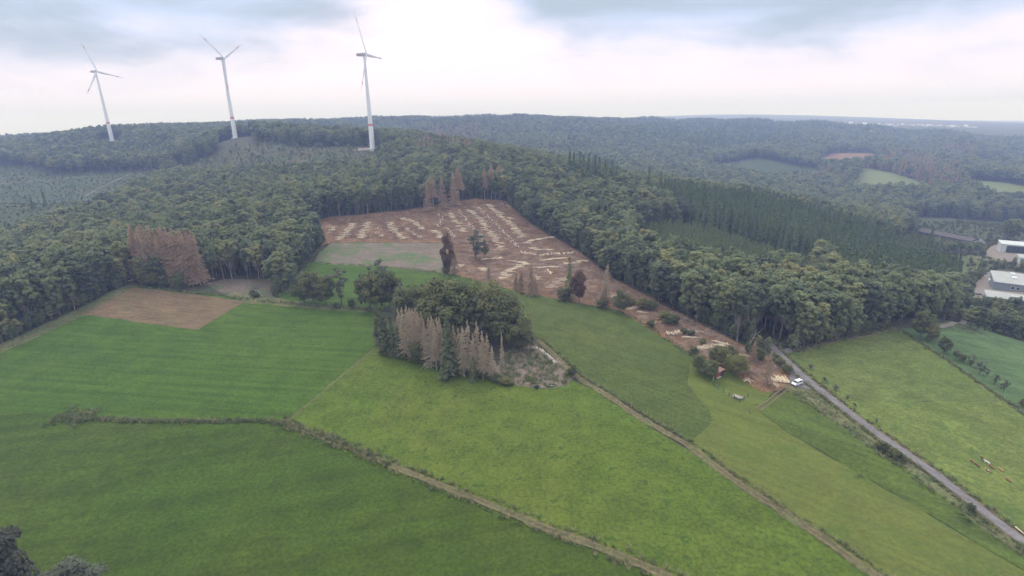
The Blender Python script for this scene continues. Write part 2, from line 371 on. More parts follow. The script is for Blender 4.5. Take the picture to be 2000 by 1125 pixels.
def smooth_line(pts, step=3.0):
    pts = [np.array(p[:2], float) for p in pts]
    out = []
    for i in range(len(pts) - 1):
        p0 = pts[max(i - 1, 0)]; p1 = pts[i]; p2 = pts[i + 1]; p3 = pts[min(i + 2, len(pts) - 1)]
        k = max(2, int(np.linalg.norm(p2 - p1) / step))
        for j in range(k):
            t = j / k
            out.append(0.5 * ((2 * p1) + (-p0 + p2) * t + (2 * p0 - 5 * p1 + 4 * p2 - p3) * t * t + (-p0 + 3 * p1 - 3 * p2 + p3) * t ** 3))
    out.append(pts[-1])
    return out
def clip_half(poly, axis, val, keep_less):
    out = []
    n = len(poly)
    for i in range(n):
        a = poly[i]; b = poly[(i + 1) % n]
        ia = (a[axis] <= val) == keep_less or a[axis] == val; ib = (b[axis] <= val) == keep_less or b[axis] == val
        if ia: out.append(a)
        if ia != ib:
            t = (val - a[axis]) / (b[axis] - a[axis])
            p = [a[0] + (b[0] - a[0]) * t, a[1] + (b[1] - a[1]) * t]; p[axis] = val
            out.append(tuple(p))
    return out
def drape(name, poly, mat, layer, cell=6.0, label=None, jit=0.35, seed=1, step=4.0):
    """lay a field on the ground as its own sheet, cut into cells so that it follows the slope"""
    poly = densify([tuple(p[:2]) for p in poly], step, jit, True, seed)
    xs = [p[0] for p in poly]; ys = [p[1] for p in poly]
    off = 0.025 * layer
    bm = bmesh.new(); cache = {}
    x0 = math.floor(min(xs) / cell) * cell
    def vert(p):
        k = (round(p[0], 3), round(p[1], 3))
        if k not in cache: cache[k] = bm.verts.new((p[0], p[1], 0.0))
        return cache[k]
    while x0 < max(xs):
        col = clip_half(clip_half(poly, 0, x0, False), 0, x0 + cell, True)
        if len(col) >= 3:
            y0 = math.floor(min(p[1] for p in col) / cell) * cell; ymax = max(p[1] for p in col)
            while y0 < ymax:
                ce = clip_half(clip_half(col, 1, y0, False), 1, y0 + cell, True)
                vs = []
                for p in ce:
                    v = vert(p)
                    if v not in vs: vs.append(v)
                if len(vs) >= 3:
                    ar = sum(vs[i].co.x * vs[(i + 1) % len(vs)].co.y - vs[(i + 1) % len(vs)].co.x * vs[i].co.y for i in range(len(vs)))
                    if abs(ar) > 1e-3:
                        try: bm.faces.new(vs if ar > 0 else vs[::-1])
                        except ValueError: pass
                y0 += cell
        x0 += cell
    bmesh.ops.triangulate(bm, faces=[f for f in bm.faces if len(f.verts) > 4])
    bm.verts.ensure_lookup_table()
    co = np.array([v.co[:2] for v in bm.verts])
    z = H(co[:, 0], co[:, 1]) + off
    for v, zz in zip(bm.verts, z): v.co.z = zz
    me = bpy.data.meshes.new(name); bm.to_mesh(me); bm.free()
    me.materials.append(mat)
    me.polygons.foreach_set('use_smooth', np.ones(len(me.polygons), bool))
    o = bpy.data.objects.new(name, me); COL.objects.link(o)
    return struct(o, label)
def ribbon(name, pts, width, mat, layer, label=None, off=0.0, wob=0.0, step=3.0, seed=1, lift=0.0):
    """a strip along a line on the ground; off shifts it sideways"""
    rg = random.Random(seed)
    line = smooth_line(pts, step)
    vs, fs = [], []
    w = width if callable(width) else (lambda t: width)
    n = len(line)
    for i, p in enumerate(line):
        d = line[min(i + 1, n - 1)] - line[max(i - 1, 0)]; d /= max(np.linalg.norm(d), 1e-6)
        nrm = np.array([-d[1], d[0]]); ww = w(i / (n - 1)) / 2
        for s in (-1, 0, 1):
            q = p + nrm * (off + s * ww + (rg.uniform(-wob, wob) if s else 0))
            vs.append((q[0], q[1], h(q[0], q[1]) + 0.025 * layer + lift * (s == 0)))
        if i:
            for s in (0, 1):
                a = 3 * (i - 1) + s; fs.append((a, a + 1, a + 4, a + 3)[::-1])
    o = mesh_obj(name, vs, fs, mat, smooth=True)
    return struct(o, label)

def G(px_, depth):                               # ground point in a column of the view at a given depth
    py_ = 300.0
    for _ in range(30):
        q = ray(px_, py_) * depth; zz = h(q[0], q[1])
        py_ = float(proj(np.array([q[0]]), np.array([q[1]]), np.array([zz]))[1][0])
    return (q[0], q[1], zz)
def GG(lst): return [G(*a) for a in lst]
# fields (outlines follow the photograph, laid on the ground where they stand)
YARDS = []
OPEN = []                                        # everything here is kept free of forest
def field(name, px, mat, layer, label, keep=True, **kw):
    w = [p if len(p) == 3 else P(*p) for p in px]
    if keep: OPEN.append([(a[0], a[1]) for a in w])
    return drape(name, w, MAT[mat], layer, label=label, **kw)
LEFT_OUT = [(-170, 20, 0), (-170, -60, 0)]
field('meadow', [(-260, 770), (0, 682), (150, 615), (262, 560), (400, 575), (500, 580), (540, 592), (640, 600), (735, 605), (735, 680), (640, 760), (562, 822), (330, 818), (110, 810), (-260, 790)], 'field_left', 2,
      'lush green meadow around the ploughed field', jit=0.2)
field('meadow', [(-260, 780), (110, 806), (330, 824), (562, 826), (700, 885), (860, 950), (1060, 1030), (1320, 1140), (1500, 1230), (400, 1230), (-260, 1230)], 'field_low', 1, 'dark green meadow below the overgrown bank')
field('meadow', [(562, 820), (640, 755), (735, 678), (800, 700), (880, 722), (1000, 752), (1080, 760), (1118, 742), (1180, 775), (1260, 830), (1345, 880), (1450, 955), (1580, 1035), (1740, 1150), (1860, 1230), (1500, 1230), (1320, 1135), (1060, 1025), (860, 945), (700, 880)], 'meadow', 3,
      'yellow green meadow with dark tufts between the two tracks')
field('crop_field', [(1040, 650), (1000, 590), (940, 556), (985, 560), (1060, 574), (1100, 585), (1200, 605), (1290, 652), (1345, 690), (1360, 712), (1345, 735), (1342, 752), (1362, 775), (1385, 800), (1391, 822), (1372, 845), (1345, 862), (1260, 812), (1180, 757), (1130, 730), (1090, 700)], 'crop', 4,
      'dark green drilled crop field beside the felled strip')
field('mown_field', [(1345, 866), (1372, 845), (1391, 822), (1385, 800), (1362, 775), (1342, 752), (1345, 735), (1350, 698), (1430, 700), (1525, 752), (1500, 778), (1478, 800), (1540, 846), (1640, 905), (1800, 998), (2000, 1117), (2200, 1240), (1880, 1240), (1740, 1135), (1580, 1028), (1450, 947)], 'mown', 5,
      'pale mown grass field between track and dark strip')
field('grass_strip', [(1478, 800), (1500, 778), (1540, 765), (1600, 802), (1680, 862), (1760, 912), (1840, 970), (1920, 1035), (2000, 1090), (2200, 1225), (2200, 1238), (2000, 1116), (1800, 997), (1640, 904), (1540, 845)], 'strip', 6,
      'dark green grass strip beside the road verge')
field('road_verge', [(1540, 765), (1520, 745), (1545, 722), (1575, 735), (1640, 795), (1740, 875), (1850, 955), (1960, 1040), (2050, 1105), (2200, 1225), (2000, 1090), (1920, 1035), (1840, 970), (1760, 912), (1680, 862), (1600, 802)], 'verge', 4, 'rough grassy verge along the lane')
field('pasture', [(1525, 690), (1560, 688), (1640, 664), (1755, 641), (1800, 672), (1880, 725), (1960, 783), (1680, 785), (1640, 785), (1570, 730)], 'pasture_b', 3, 'green pasture above the mowing line')
field('pasture', [(1640, 785), (1680, 785), (1960, 783), (2010, 820), (2160, 920), (2200, 1010), (2150, 1140), (2060, 1090), (1960, 1025), (1850, 945), (1740, 865)], 'pasture', 4, 'yellowish pasture where the cows lie')
field('meadow', [(1760, 640), (1800, 645), (1835, 632), (1880, 632), (1920, 640), (2000, 668), (2120, 710), (2160, 900), (2010, 812), (1960, 778), (1880, 722), (1805, 672)], 'blue_meadow', 2, 'cool green meadow behind the hedge trees')
field('ploughed_field', [(160, 615), (205, 590), (260, 562), (332, 569), (400, 578), (480, 588), (432, 617), (385, 645), (330, 638), (275, 631), (215, 621)], 'plough', 4, 'bare brown ploughed field at the wood edge')
field('grass_strip', [(535, 580), (572, 560), (600, 515), (612, 512), (760, 522), (868, 536), (925, 545), (1000, 565), (1000, 600), (940, 600), (735, 600), (640, 598), (560, 592)], 'field_left', 5, 'green grass strip behind the copse', keep=True)
field('grass_border', [(-60, 698), (0, 672), (150, 605), (262, 550), (270, 560), (175, 612), (0, 690), (-60, 715)], 'verge', 3, 'rough grass between the dark wood and the field track')
field('felled_ground', [(600, 440), (640, 424), (700, 420), (780, 412), (850, 401), (925, 388), (985, 392), (1040, 440), (1100, 473), (1140, 498), (1190, 540), (1300, 598), (1400, 650), (1490, 692), (1530, 715), (1552, 738), (1525, 762), (1490, 768), (1455, 748), (1425, 722), (1350, 690), (1285, 655), (1210, 606), (1095, 586), (985, 563), (900, 540), (866, 530), (868, 474), (650, 473), (630, 480)], 'cut', 6,
      'reddish brown felled ground strewn with brash and logs')
field('replanted_plot', [(650, 474), (868, 475), (866, 534), (760, 522), (612, 514), (625, 490)], 'young', 7, 'mottled grey and green replanted plot below the logs')
field('felled_copse', [(985, 690), (1040, 676), (1088, 705), (1122, 735), (1112, 752), (1065, 762), (1000, 752), (960, 735)], 'scrub', 7, 'brushy scrub with dead branches where the copse was felled')
field('forest_floor', [(400, 555), (440, 545), (545, 545), (535, 565), (530, 580), (500, 578), (430, 572)], 'young', 5, 'bare pinkish ground under the thin wood edge')
field('grass_border', [(440, 575), (500, 575), (535, 580), (640, 598), (735, 604), (735, 612), (640, 606), (540, 597), (500, 592), (480, 590)], 'verge', 6, 'dry grassy border track beside the hunting stand')
OPEN.append([(a[0], a[1]) for a in PP([(268, 553), (405, 574), (405, 540), (350, 530), (274, 528)])])
OPEN.append([(a[0], a[1]) for a in PP([(0, 670), (150, 606), (262, 552), (268, 565), (150, 620), (0, 690)])])
# rough openings on the far side of the ridges
def far_field(name, px, mat, label, off=8, cell=14.0):
    w = [p if len(p) == 3 else P(*p) for p in px]
    OPEN.append([(a[0], a[1]) for a in w])
    if mat == 'gravel': YARDS.append(OPEN[-1])
    return drape(name, w, MAT[mat], off * 3, cell=cell, label=label, step=12.0, jit=1.5)
VALLEY = GG([(-80, 425), (20, 440), (120, 505), (180, 545), (235, 600), (262, 700), (330, 850), (300, 890), (190, 920), (100, 900), (40, 1000), (-80, 1000)])
SLOPE = GG([(390, 720), (450, 710), (600, 685), (700, 690), (740, 700), (752, 835), (700, 850), (600, 870), (520, 905), (400, 870), (330, 850)])
far_field('cleared_hillside', VALLEY, 'rough', 'hazy grey green cleared valley slope below the turbines')
far_field('cleared_hillside', SLOPE, 'rough2', 'cleared slope beside the middle turbine')
far_field('far_field', GG([(1660, 1015), (1720, 985), (1815, 985), (1805, 1075), (1735, 1200), (1682, 1270)]), 'far_green', 'bright green field on the far hillside', 12)
far_field('far_field', GG([(1880, 1000), (1895, 1085), (1960, 1040), (2030, 960), (2030, 870), (1950, 890)]), 'far_green', 'green field at the hill foot near the right edge', 12)
far_field('far_clearing', GG([(1600, 1310), (1690, 1280), (1720, 1370), (1705, 1640), (1625, 1660), (1590, 1480)]), 'cut', 'reddish far clearing above the farm', 12)
far_field('far_field', GG([(1900, 1360), (1965, 1340), (1960, 1520), (1905, 1530)]), 'far_pale', 'small pale field in the far wood', 12)
far_field('far_clearing', GG([(1380, 1270), (1480, 1190), (1600, 1190), (1600, 1305), (1470, 1400), (1390, 1350)]), 'rough', 'young plantation on the far valley floor', 12)
far_field('far_clearing', [(775, 262), (775, 252), (812, 252), (815, 262)], 'far_pale', 'pale far clearing behind the nearest turbine', 12)
far_field('cleared_hillside', [(1745, 432), (1800, 425), (1900, 430), (2010, 432), (2080, 445), (2080, 480), (1980, 470), (1910, 470), (1850, 465), (1800, 452)], 'rough', 'brushy valley floor beyond the long roof', 10)
far_field('factory_yard', [(1890, 597), (1888, 575), (1908, 552), (1922, 534), (1950, 528), (2000, 535), (2120, 570), (2120, 630), (2000, 610), (1930, 602)], 'gravel', 'pale gravel yard around the factory halls', 10)
far_field('bank', [(1800, 520), (1850, 495), (1900, 500), (1960, 505), (2040, 530), (1960, 522), (1920, 530), (1902, 540), (1880, 555), (1850, 560)], 'verge', 'overgrown green bank beside the factory yard', 9)
far_field('valley_yard', [(1920, 500), (1940, 480), (2000, 470), (2080, 480), (2080, 520), (1990, 520)], 'gravel', 'yard around the white valley hall', 10)
for pxs in ([(1650, 250), (1650, 236), (1990, 244), (2080, 262), (2000, 262), (1860, 252)],):
    OPEN.append([(a[0], a[1]) for a in PP(pxs)])

OPEN.append([(a[0], a[1]) for a in PP([(-260, 770), (0, 682), (150, 612), (262, 556), (400, 570), (470, 580), (540, 585), (572, 558), (600, 512), (640, 470), (866, 474), (985, 540), (1100, 560), (1210, 575), (1300, 620), (1430, 700), (1545, 740), (1522, 690), (1560, 688), (1640, 664), (1755, 641), (1880, 630), (2000, 668), (2200, 720), (2200, 1240), (-260, 1240)])])
for q in (GG([(1750, 570), (1930, 500), (1965, 600), (1905, 645), (1790, 700)]), GG([(425, 860), (495, 860), (500, 990), (425, 990)]), GG([(192, 1040), (245, 1040), (245, 1150), (192, 1150)])): OPEN.append([(a[0], a[1]) for a in q])
MAT['mud'] = ground_mat('churned earth', (0.144, 0.103, 0.074), (0.161, 0.113, 0.079), contrast=1.0)
# lanes and tracks
ROADPX = [(1498, 664), (1512, 682), (1535, 704), (1570, 736), (1640, 792), (1720, 852), (1800, 907), (1880, 968), (1960, 1030), (2040, 1088), (2160, 1172)]
ROAD = PP(ROADPX)
ribbon('road_shoulder', ROAD, 4.4, MAT['rust'], 9, 'brown littered shoulder of the lane', wob=0.35, seed=3)
ribbon('road', ROAD, 3.1, MAT['road'], 11, 'narrow grey asphalt lane beside the cow pasture', wob=0.08, seed=4)
drape('parking_bay', [P(*p) for p in ((1545, 724), (1562, 726), (1590, 748), (1610, 768), (1585, 762), (1560, 757), (1540, 752))], MAT['road'], 10, 2.0, 'gravelled pull-in where the van stands', jit=0.1)
drape('parking_bay', [P(*p) for p in ((1518, 686), (1540, 680), (1552, 684), (1540, 692), (1526, 694))], MAT['road'], 10, 2.0, 'grey side entrance at the wood edge', jit=0.1)
TR1 = PP([(545, 822), (620, 850), (700, 882), (780, 917), (860, 948), (960, 988), (1060, 1030), (1200, 1082), (1320, 1135), (1480, 1205)])
TR2 = PP([(1050, 665), (1090, 700), (1130, 738), (1180, 770), (1260, 822), (1345, 872), (1450, 950), (1580, 1034), (1740, 1145), (1850, 1220)])
for nm, tr, wd, lab in (('track', TR1, 2.2, 'worn earth track between the dark meadow and the tufted meadow'), ('track', TR2, lambda t: 1.3 + 1.6 * min(1, t * 3), 'rutted field track running down from the copse')):
    ribbon(nm, tr, wd, MAT['dirt'], 8, lab, wob=0.6, seed=5)
    for s in (-0.75, 0.75):
        ribbon('wheel_rut', tr, 0.55, MAT['rut'], 10, None, off=s, wob=0.12, seed=6)['label'] = 'bare wheel rut of the ' + ('lower track' if tr is TR1 else 'copse track') + (', one side' if s < 0 else ', other side')
TR3 = PP([(1552, 750), (1530, 763), (1505, 783), (1480, 800)])
for s in (-0.8, 0.8): ribbon('wheel_rut', TR3, 0.7, MAT['rut'], 10, 'brown wheel rut leading from the van ' + ('on the meadow side' if s < 0 else 'on the log side'), off=s, wob=0.12)
ribbon('track', PP([(-40, 702), (0, 684), (60, 660), (120, 632), (175, 603), (215, 582)]), 2.0, MAT['dirt'], 6, 'earth track along the dark wood edge', wob=0.25)
ribbon('track', PP([(562, 822), (640, 757), (735, 678)]), 1.1, MAT['dirt'], 7, 'faint dry line between the two meadows', wob=0.3)
ribbon('track', PP([(480, 592), (540, 594), (600, 597), (700, 602)]), 2.2, MAT['dirt'], 8, 'dry double track behind the hedge trees', wob=0.3)
ribbon('track', PP([(1565, 688), (1640, 666), (1700, 655), (1752, 643)]), 1.4, MAT['rut'], 7, 'dry margin along the top of the pasture', wob=0.3)
ribbon('track', PP([(1335, 443), (1400, 460), (1500, 494), (1585, 521)]), 3.0, MAT['rut'], 8, 'forest track below the tall spruces', wob=0.3)
ribbon('machine_track', PP([(955, 494), (1003, 502), (1041, 510), (1106, 521), (1150, 535), (1195, 552)]), 3.2, MAT['mud'], 9, 'dark churned machine track across the felled ground', wob=0.4)
ribbon('machine_track', PP([(1041, 500), (1050, 508), (1056, 516)]), 2.6, MAT['mud'], 10, 'short dark rut off the machine track', wob=0.3)
ribbon('machine_track', PP([(1195, 550), (1300, 607), (1400, 659), (1480, 700), (1520, 728)]), 2.6, MAT['mud'], 9, 'earth lane along the wood side of the felled strip', wob=0.4)
ribbon('track', PP([(0, 361), (60, 355), (120, 350), (195, 344)]), 2.4, MAT['gravel'], 44, 'pale forest road across the left valley', wob=0.5)
ribbon('track', PP([(165, 385), (200, 366), (235, 350), (260, 338)]), 3.0, MAT['gravel'], 44, 'pale sandy track up to the turbines', wob=1.0)
ribbon('track', PP([(1620, 328), (1660, 327), (1700, 325), (1712, 320)]), 5.0, MAT['far_pale'], 60, 'pale road at the far farm', wob=0.5)
ribbon('track', PP([(1835, 640), (1860, 632), (1885, 628), (1900, 634)]), 3.0, MAT['gravel'], 8, 'pale lane at the corner of the cool meadow', wob=0.2)
ribbon('track', PP([(1905, 505), (1940, 512), (1980, 520), (2040, 532)]), 2.5, MAT['gravel'], 48, 'narrow path above the factory hall', wob=0.2)
drape('crane_pad', [P(*p) for p in ((690, 297), (722, 295), (735, 292), (700, 291))], MAT['gravel'], 48, 8.0, 'pale crane pad at the nearest turbine', jit=0.5)
# ------------------------------------------------------------------ tree shapes
def rand_dir(rg):
    z = rg.uniform(-1, 1); a = rg.uniform(0, 2 * math.pi); s = math.sqrt(1 - z * z)
    return np.array([s * math.cos(a), s * math.sin(a), z])
def quad(vs, fs, p, n, size, rg, asp=1.0):
    n = n / max(np.linalg.norm(n), 1e-6)
    t = np.cross(n, rand_dir(rg)); t /= max(np.linalg.norm(t), 1e-6); b = np.cross(n, t)
    k = len(vs); s = size * rg.uniform(0.7, 1.3) * 0.5
    for u, v in ((-1, -0.7), (0.9, -1), (1, 0.8), (-0.8, 1)): vs.append(p + t * (u * s) + b * (v * s * asp))
    fs.append((k, k + 1, k + 2, k + 3))
def limb(vs, fs, pts, radii, seg=6):
    base = len(vs)
    for i, (p, r) in enumerate(zip(pts, radii)):
        p = np.array(p, float)
        d = np.array(pts[min(i + 1, len(pts) - 1)], float) - np.array(pts[max(i - 1, 0)], float); d /= max(np.linalg.norm(d), 1e-6)
        t = np.cross(d, [0.3, 1, 0.1]); t /= np.linalg.norm(t); b = np.cross(d, t)
        for k in range(seg):
            a = 2 * math.pi * k / seg; vs.append(p + (t * math.cos(a) + b * math.sin(a)) * r)
        if i:
            for k in range(seg):
                a0 = base + (i - 1) * seg; fs.append((a0 + k, a0 + (k + 1) % seg, a0 + seg + (k + 1) % seg, a0 + seg + k))
    fs.append(tuple(base + (len(pts) - 1) * seg + k for k in range(seg)))
    fs.append(tuple(base + k for k in range(seg))[::-1])
def broad_shape(seed, hgt=1.0, rad=0.2, low=0.30, clumps=24, leaves=36, leaf=0.034, droop=0.0, irregular=0.22):
    """unit-height broadleaf tree: crown of separate leafy boughs on a forked trunk"""
    rg = random.Random(seed)
    vs, fs = [], []
    cen = np.array([0, 0, (1 + low) / 2]); ax = np.array([rad, rad, (1 - low) / 2])
    tv, tf = [], []
    lean = np.array([rg.uniform(-0.02, 0.02), rg.uniform(-0.02, 0.02), 0])
    limb(tv, tf, [(0, 0, -0.03), lean + (0, 0, 0.22), lean * 2 + (0, 0, 0.5), lean * 2 + (0, 0, 0.8)], [0.018, 0.014, 0.010, 0.003])
    cl = []
    for i in range(clumps):
        d = rand_dir(rg); d[2] = d[2] * 0.9 + 0.12
        f = rg.uniform(0.55, 0.92) * (1 + rg.uniform(-irregular, irregular))
        p = cen + d * ax * f
        if p[2] > 0.97: p[2] = 0.97
        cl.append((p, rad * rg.uniform(0.19, 0.36)))
    cl.append((cen + np.array([0, 0, ax[2] * 0.75]), rad * 0.4))
    for p, r in cl:
        if rg.random() < 0.5:
            limb(tv, tf, [lean + (0, 0, rg.uniform(0.25, 0.5)), (lean + p) * 0.5 + (0, 0, 0.0), p], [0.007, 0.005, 0.002], 4)
        for j in range(leaves):
            d = rand_dir(rg)
            if d[2] < -0.4 and rg.random() < 0.6: d[2] *= -1
            q = p + d * r * np.array([1.0, 1.0, 0.78]) * rg.uniform(0.72, 1.06)
            quad(vs, fs, q, d + rand_dir(rg) * 0.5 + np.array([0, 0, 0.6]), leaf, rg)
    return vs, fs, tv, tf
def spruce_shape(seed, rad=0.13, low=0.12, whorls=30, per=9, leaf=0.030, dead=False, top=1.0):
    rg = random.Random(seed)
    vs, fs, tv, tf = [], [], [], []
    limb(tv, tf, [(0, 0, -0.03), (0, 0, 0.5), (0, 0, 0.99)], [0.011, 0.007, 0.0015])
    for w in range(whorls):
        t = w / (whorls - 1); z = low + (0.985 - low) * t
        r = rad * (1 - t) ** 0.85 * rg.uniform(0.78, 1.1) + 0.008
        for k in range(per):
            a = rg.uniform(0, 2 * math.pi); ln = r * (rg.uniform(0.35, 1.35) if dead else rg.uniform(0.6, 1.1))
            if dead and rg.random() < 0.52: continue
            dr = np.array([math.cos(a), math.sin(a), 0.0]); sd = np.array([-dr[1], dr[0], 0])
            p0 = np.array([0, 0, z]); p1 = p0 + dr * ln + np.array([0, 0, -0.35 * ln - 0.004])
            if dead:
                wd = 0.0035 + 0.0035 * rg.random(); k0 = len(vs)
                vs += [p0 + np.array([0, 0, wd]), p0 - np.array([0, 0, wd]), p1 - np.array([0, 0, wd * 2.2]), p1 + np.array([0, 0, wd * 0.4])]; fs.append((k0, k0 + 1, k0 + 2, k0 + 3))
                for m in range(2):
                    f = rg.uniform(0.35, 1.0); q = p0 + (p1 - p0) * f
                    quad(vs, fs, q - np.array([0, 0, 0.006]), rand_dir(rg) * 0.8 + dr, leaf * 0.62, rg, 0.6)
            else:
                k0 = len(vs); wd = max(0.30 * ln, leaf * 0.5)
                mid = p0 + (p1 - p0) * 0.55
                vs += [p0 + np.array([0, 0, 0.006]), mid + sd * wd * 0.6 + np.array([0, 0, -0.006]), p1, mid - sd * wd * 0.6 + np.array([0, 0, -0.006])]
                fs.append((k0, k0 + 1, k0 + 2, k0 + 3))
                quad(vs, fs, p0 + (p1 - p0) * rg.uniform(0.55, 1.0), dr + np.array([0, 0, 0.8]) + rand_dir(rg) * 0.5, leaf, rg)
    return vs, fs, tv, tf
def as_mesh(name, vs, fs, mat):
    me = bpy.data.meshes.new(name); me.from_pydata([tuple(v) for v in vs], [], fs); me.materials.append(mat); me.update(); return me
class Kind:
    """a tree kind: crown and trunk meshes of unit height, shared by every copy"""
    def __init__(s, shapes, leaf, bark):
        s.crowns, s.trunks, s.both = [], [], []
        for v, f, tv, tf in shapes:
            s.crowns.append(as_mesh('crown', v, f, leaf)); s.trunks.append(as_mesh('trunk', tv, tf, bark))
            me = bpy.data.meshes.new('tree'); me.from_pydata([tuple(q) for q in v] + [tuple(q) for q in tv], [], list(f) + [tuple(i + len(v) for i in q) for q in tf])
            me.materials.append(leaf); me.materials.append(bark)
            me.polygons.foreach_set('material_index', np.array([0] * len(f) + [1] * len(tf), np.int32)); me.update(); s.both.append(me)
EDGE = [broad_shape(s, rad=r, low=0.03, clumps=58, leaves=36) for s, r in ((6, .20), (7, .17), (8, .22))]
BR = [broad_shape(s, rad=r, low=lo, clumps=c_) for s, r, lo, c_ in ((1, .21, .28, 46), (2, .18, .34, 40), (3, .23, .24, 50), (4, .19, .38, 40), (5, .22, .30, 46), (9, .16, .36, 34), (10, .25, .30, 52))]
KIND = {'broad': Kind(BR, MAT['leaf'], MAT['bark_mid'])}
KIND['edge'] = Kind(EDGE, MAT['leaf'], MAT['bark'])
FARB = [broad_shape(s, rad=r, low=.3, clumps=20, leaves=16, leaf=0.075) for s, r in ((11, .24), (12, .22), (13, .26))]
KIND['far'] = Kind(FARB, MAT['leaf'], MAT['bark'])
ROUND = [broad_shape(s, rad=r, low=0.06, clumps=60, leaves=60, leaf=0.036, irregular=0.16) for s, r in ((21, .42), (22, .48), (23, .36))]
KIND['round'] = Kind(ROUND, MAT['leaf_dark'], MAT['bark'])
KIND['olive'] = Kind(ROUND, MAT['leaf_olive'], MAT['bark'])
KIND['brown'] = Kind(ROUND[2:] + ROUND[:1], MAT['leaf_brown'], MAT['bark'])
SLIM = [broad_shape(s, rad=r, low=0.12, clumps=22, leaves=34, leaf=0.040, irregular=0.35) for s, r in ((31, .20), (32, .17), (33, .24))]
KIND['slim'] = Kind(SLIM, MAT['leaf_grey'], MAT['bark'])
SP = [spruce_shape(s, rad=r, low=lo, per=12, leaf=0.042) for s, r, lo in ((41, .15, .10), (42, .125, .18), (43, .16, .06))]
KIND['spruce'] = Kind(SP, MAT['needle'], MAT['bark'])
KIND['olive_spruce'] = Kind(SP, MAT['needle_olive'], MAT['bark'])
KIND['young'] = Kind([spruce_shape(s, rad=.20, low=.03, whorls=16, per=8, leaf=.06) for s in (44, 45)], MAT['needle_young'], MAT['bark'])
DEAD = [spruce_shape(s, rad=r, low=lo, whorls=46, per=12, leaf=.024, dead=True) for s, r, lo in ((51, .115, .15), (52, .10, .25), (53, .13, .05))]
KIND['dead'] = Kind(DEAD, MAT['dead'], MAT['bark_pale'])
KIND['dead_red'] = Kind([spruce_shape(s, rad=r, low=lo, whorls=46, per=17, leaf=.028, dead=True) for s, r, lo in ((54, .115, .42), (55, .10, .38), (56, .13, .08))], MAT['dead_red'], MAT['bark_pale'])
BIG = [broad_shape(s, rad=.40, low=0.05, clumps=60, leaves=150, leaf=0.028, irregular=0.25) for s in (61, 62)]
KIND['near'] = Kind(BIG[:1], leaf_mat('dark purple green foliage', [(0, (0.105, 0.108, 0.085)), (1, (0.115, 0.118, 0.090))]), MAT['bark'])
KIND['near_grey'] = Kind(BIG[1:], leaf_mat('silvery willow foliage', [(0, (0.150, 0.168, 0.118)), (1, (0.160, 0.176, 0.122))]), MAT['bark'])
def tree(name, kind, x, y, hgt, label, cat='tree', group=None, rz=None, wide=1.0, variant=None, lean=0.0, sink=0.0):
    k = KIND[kind]; i = random.randrange(len(k.crowns)) if variant is None else variant % len(k.crowns)
    e = empty(name, (x, y, h(x, y) - sink), random.uniform(0, 6.28) if rz is None else rz)
    e.scale = (hgt * wide, hgt * wide, hgt)
    if lean: e.rotation_euler[1] = lean
    for nm, me in (('trunk', k.trunks[i]), ('crown', k.crowns[i])):
        o = bpy.data.objects.new(nm, me); COL.objects.link(o); o.parent = e
    return tag(e, label, cat, group)

# ------------------------------------------------------------------ where the forest stands
def scatter(r0, r1, sp):
    """jittered points in the wedge of country in view"""
    n = int(r1 / sp) + 2
    xs = np.arange(-n, n + 1) * sp; ys = np.arange(-2, n + 1) * sp
    X, Y = np.meshgrid(xs, ys); X = X.ravel() + rng.uniform(-.42, .42, X.size) * sp; Y = Y.ravel() + rng.uniform(-.42, .42, Y.size) * sp
    r = np.hypot(X, Y); k = (r >= r0) & (r < r1) & (np.abs(np.arctan2(X, Y)) < R(49)) & (Y > 30)
    return np.stack([X[k], Y[k], np.full(k.sum(), sp)], 1)
PT = np.concatenate([scatter(90, 950, 6.3), scatter(950, 1800, 8.5), scatter(1800, 3000, 12.5)])
SPRUCE = [p[:2] for p in PP([(1335, 442.5), (1400, 459), (1500, 493), (1590, 522)]) + GG([(1640, 332), (1720, 318), (1800, 322), (1850, 340), (1868, 400), (1850, 470), (1700, 535), (1500, 595), (1280, 600)])]
PT = PT[~inside(SPRUCE, PT[:, 0], PT[:, 1])]
sp_ = scatter(200, 800, 5.3)
PT = np.concatenate([PT, sp_[inside(SPRUCE, sp_[:, 0], sp_[:, 1])]])
keep = np.ones(len(PT), bool)
for poly in OPEN: keep &= ~inside(poly, PT[:, 0], PT[:, 1])
PT = PT[keep]
def near_line(line, dist, pts):
    res = np.zeros(len(pts), bool)
    for i in range(len(line) - 1):
        a = np.array(line[i][:2]); b = np.array(line[i + 1][:2]); d = b - a; l2 = max(d @ d, 1e-6)
        t = np.clip(((pts[:, :2] - a) @ d) / l2, 0, 1)
        res |= np.hypot(*(pts[:, :2] - a - t[:, None] * d).T) < dist
    return res
PT = PT[~near_line(ROAD, 6.0, PT)]
PT = PT[~near_line(PP([(1335, 443), (1400, 460), (1500, 494), (1585, 521)]), 5.5, PT)]
gz = H(PT[:, 0], PT[:, 1])
px, py, dep = proj(PT[:, 0], PT[:, 1], gz)
ptx, pty, _ = proj(PT[:, 0], PT[:, 1], gz + 22)
k = (px > -90) & (px < 2090) & (py < 1125)
PT, gz, px, py, dep, ptx, pty = (a[k] for a in (PT, gz, px, py, dep, ptx, pty))
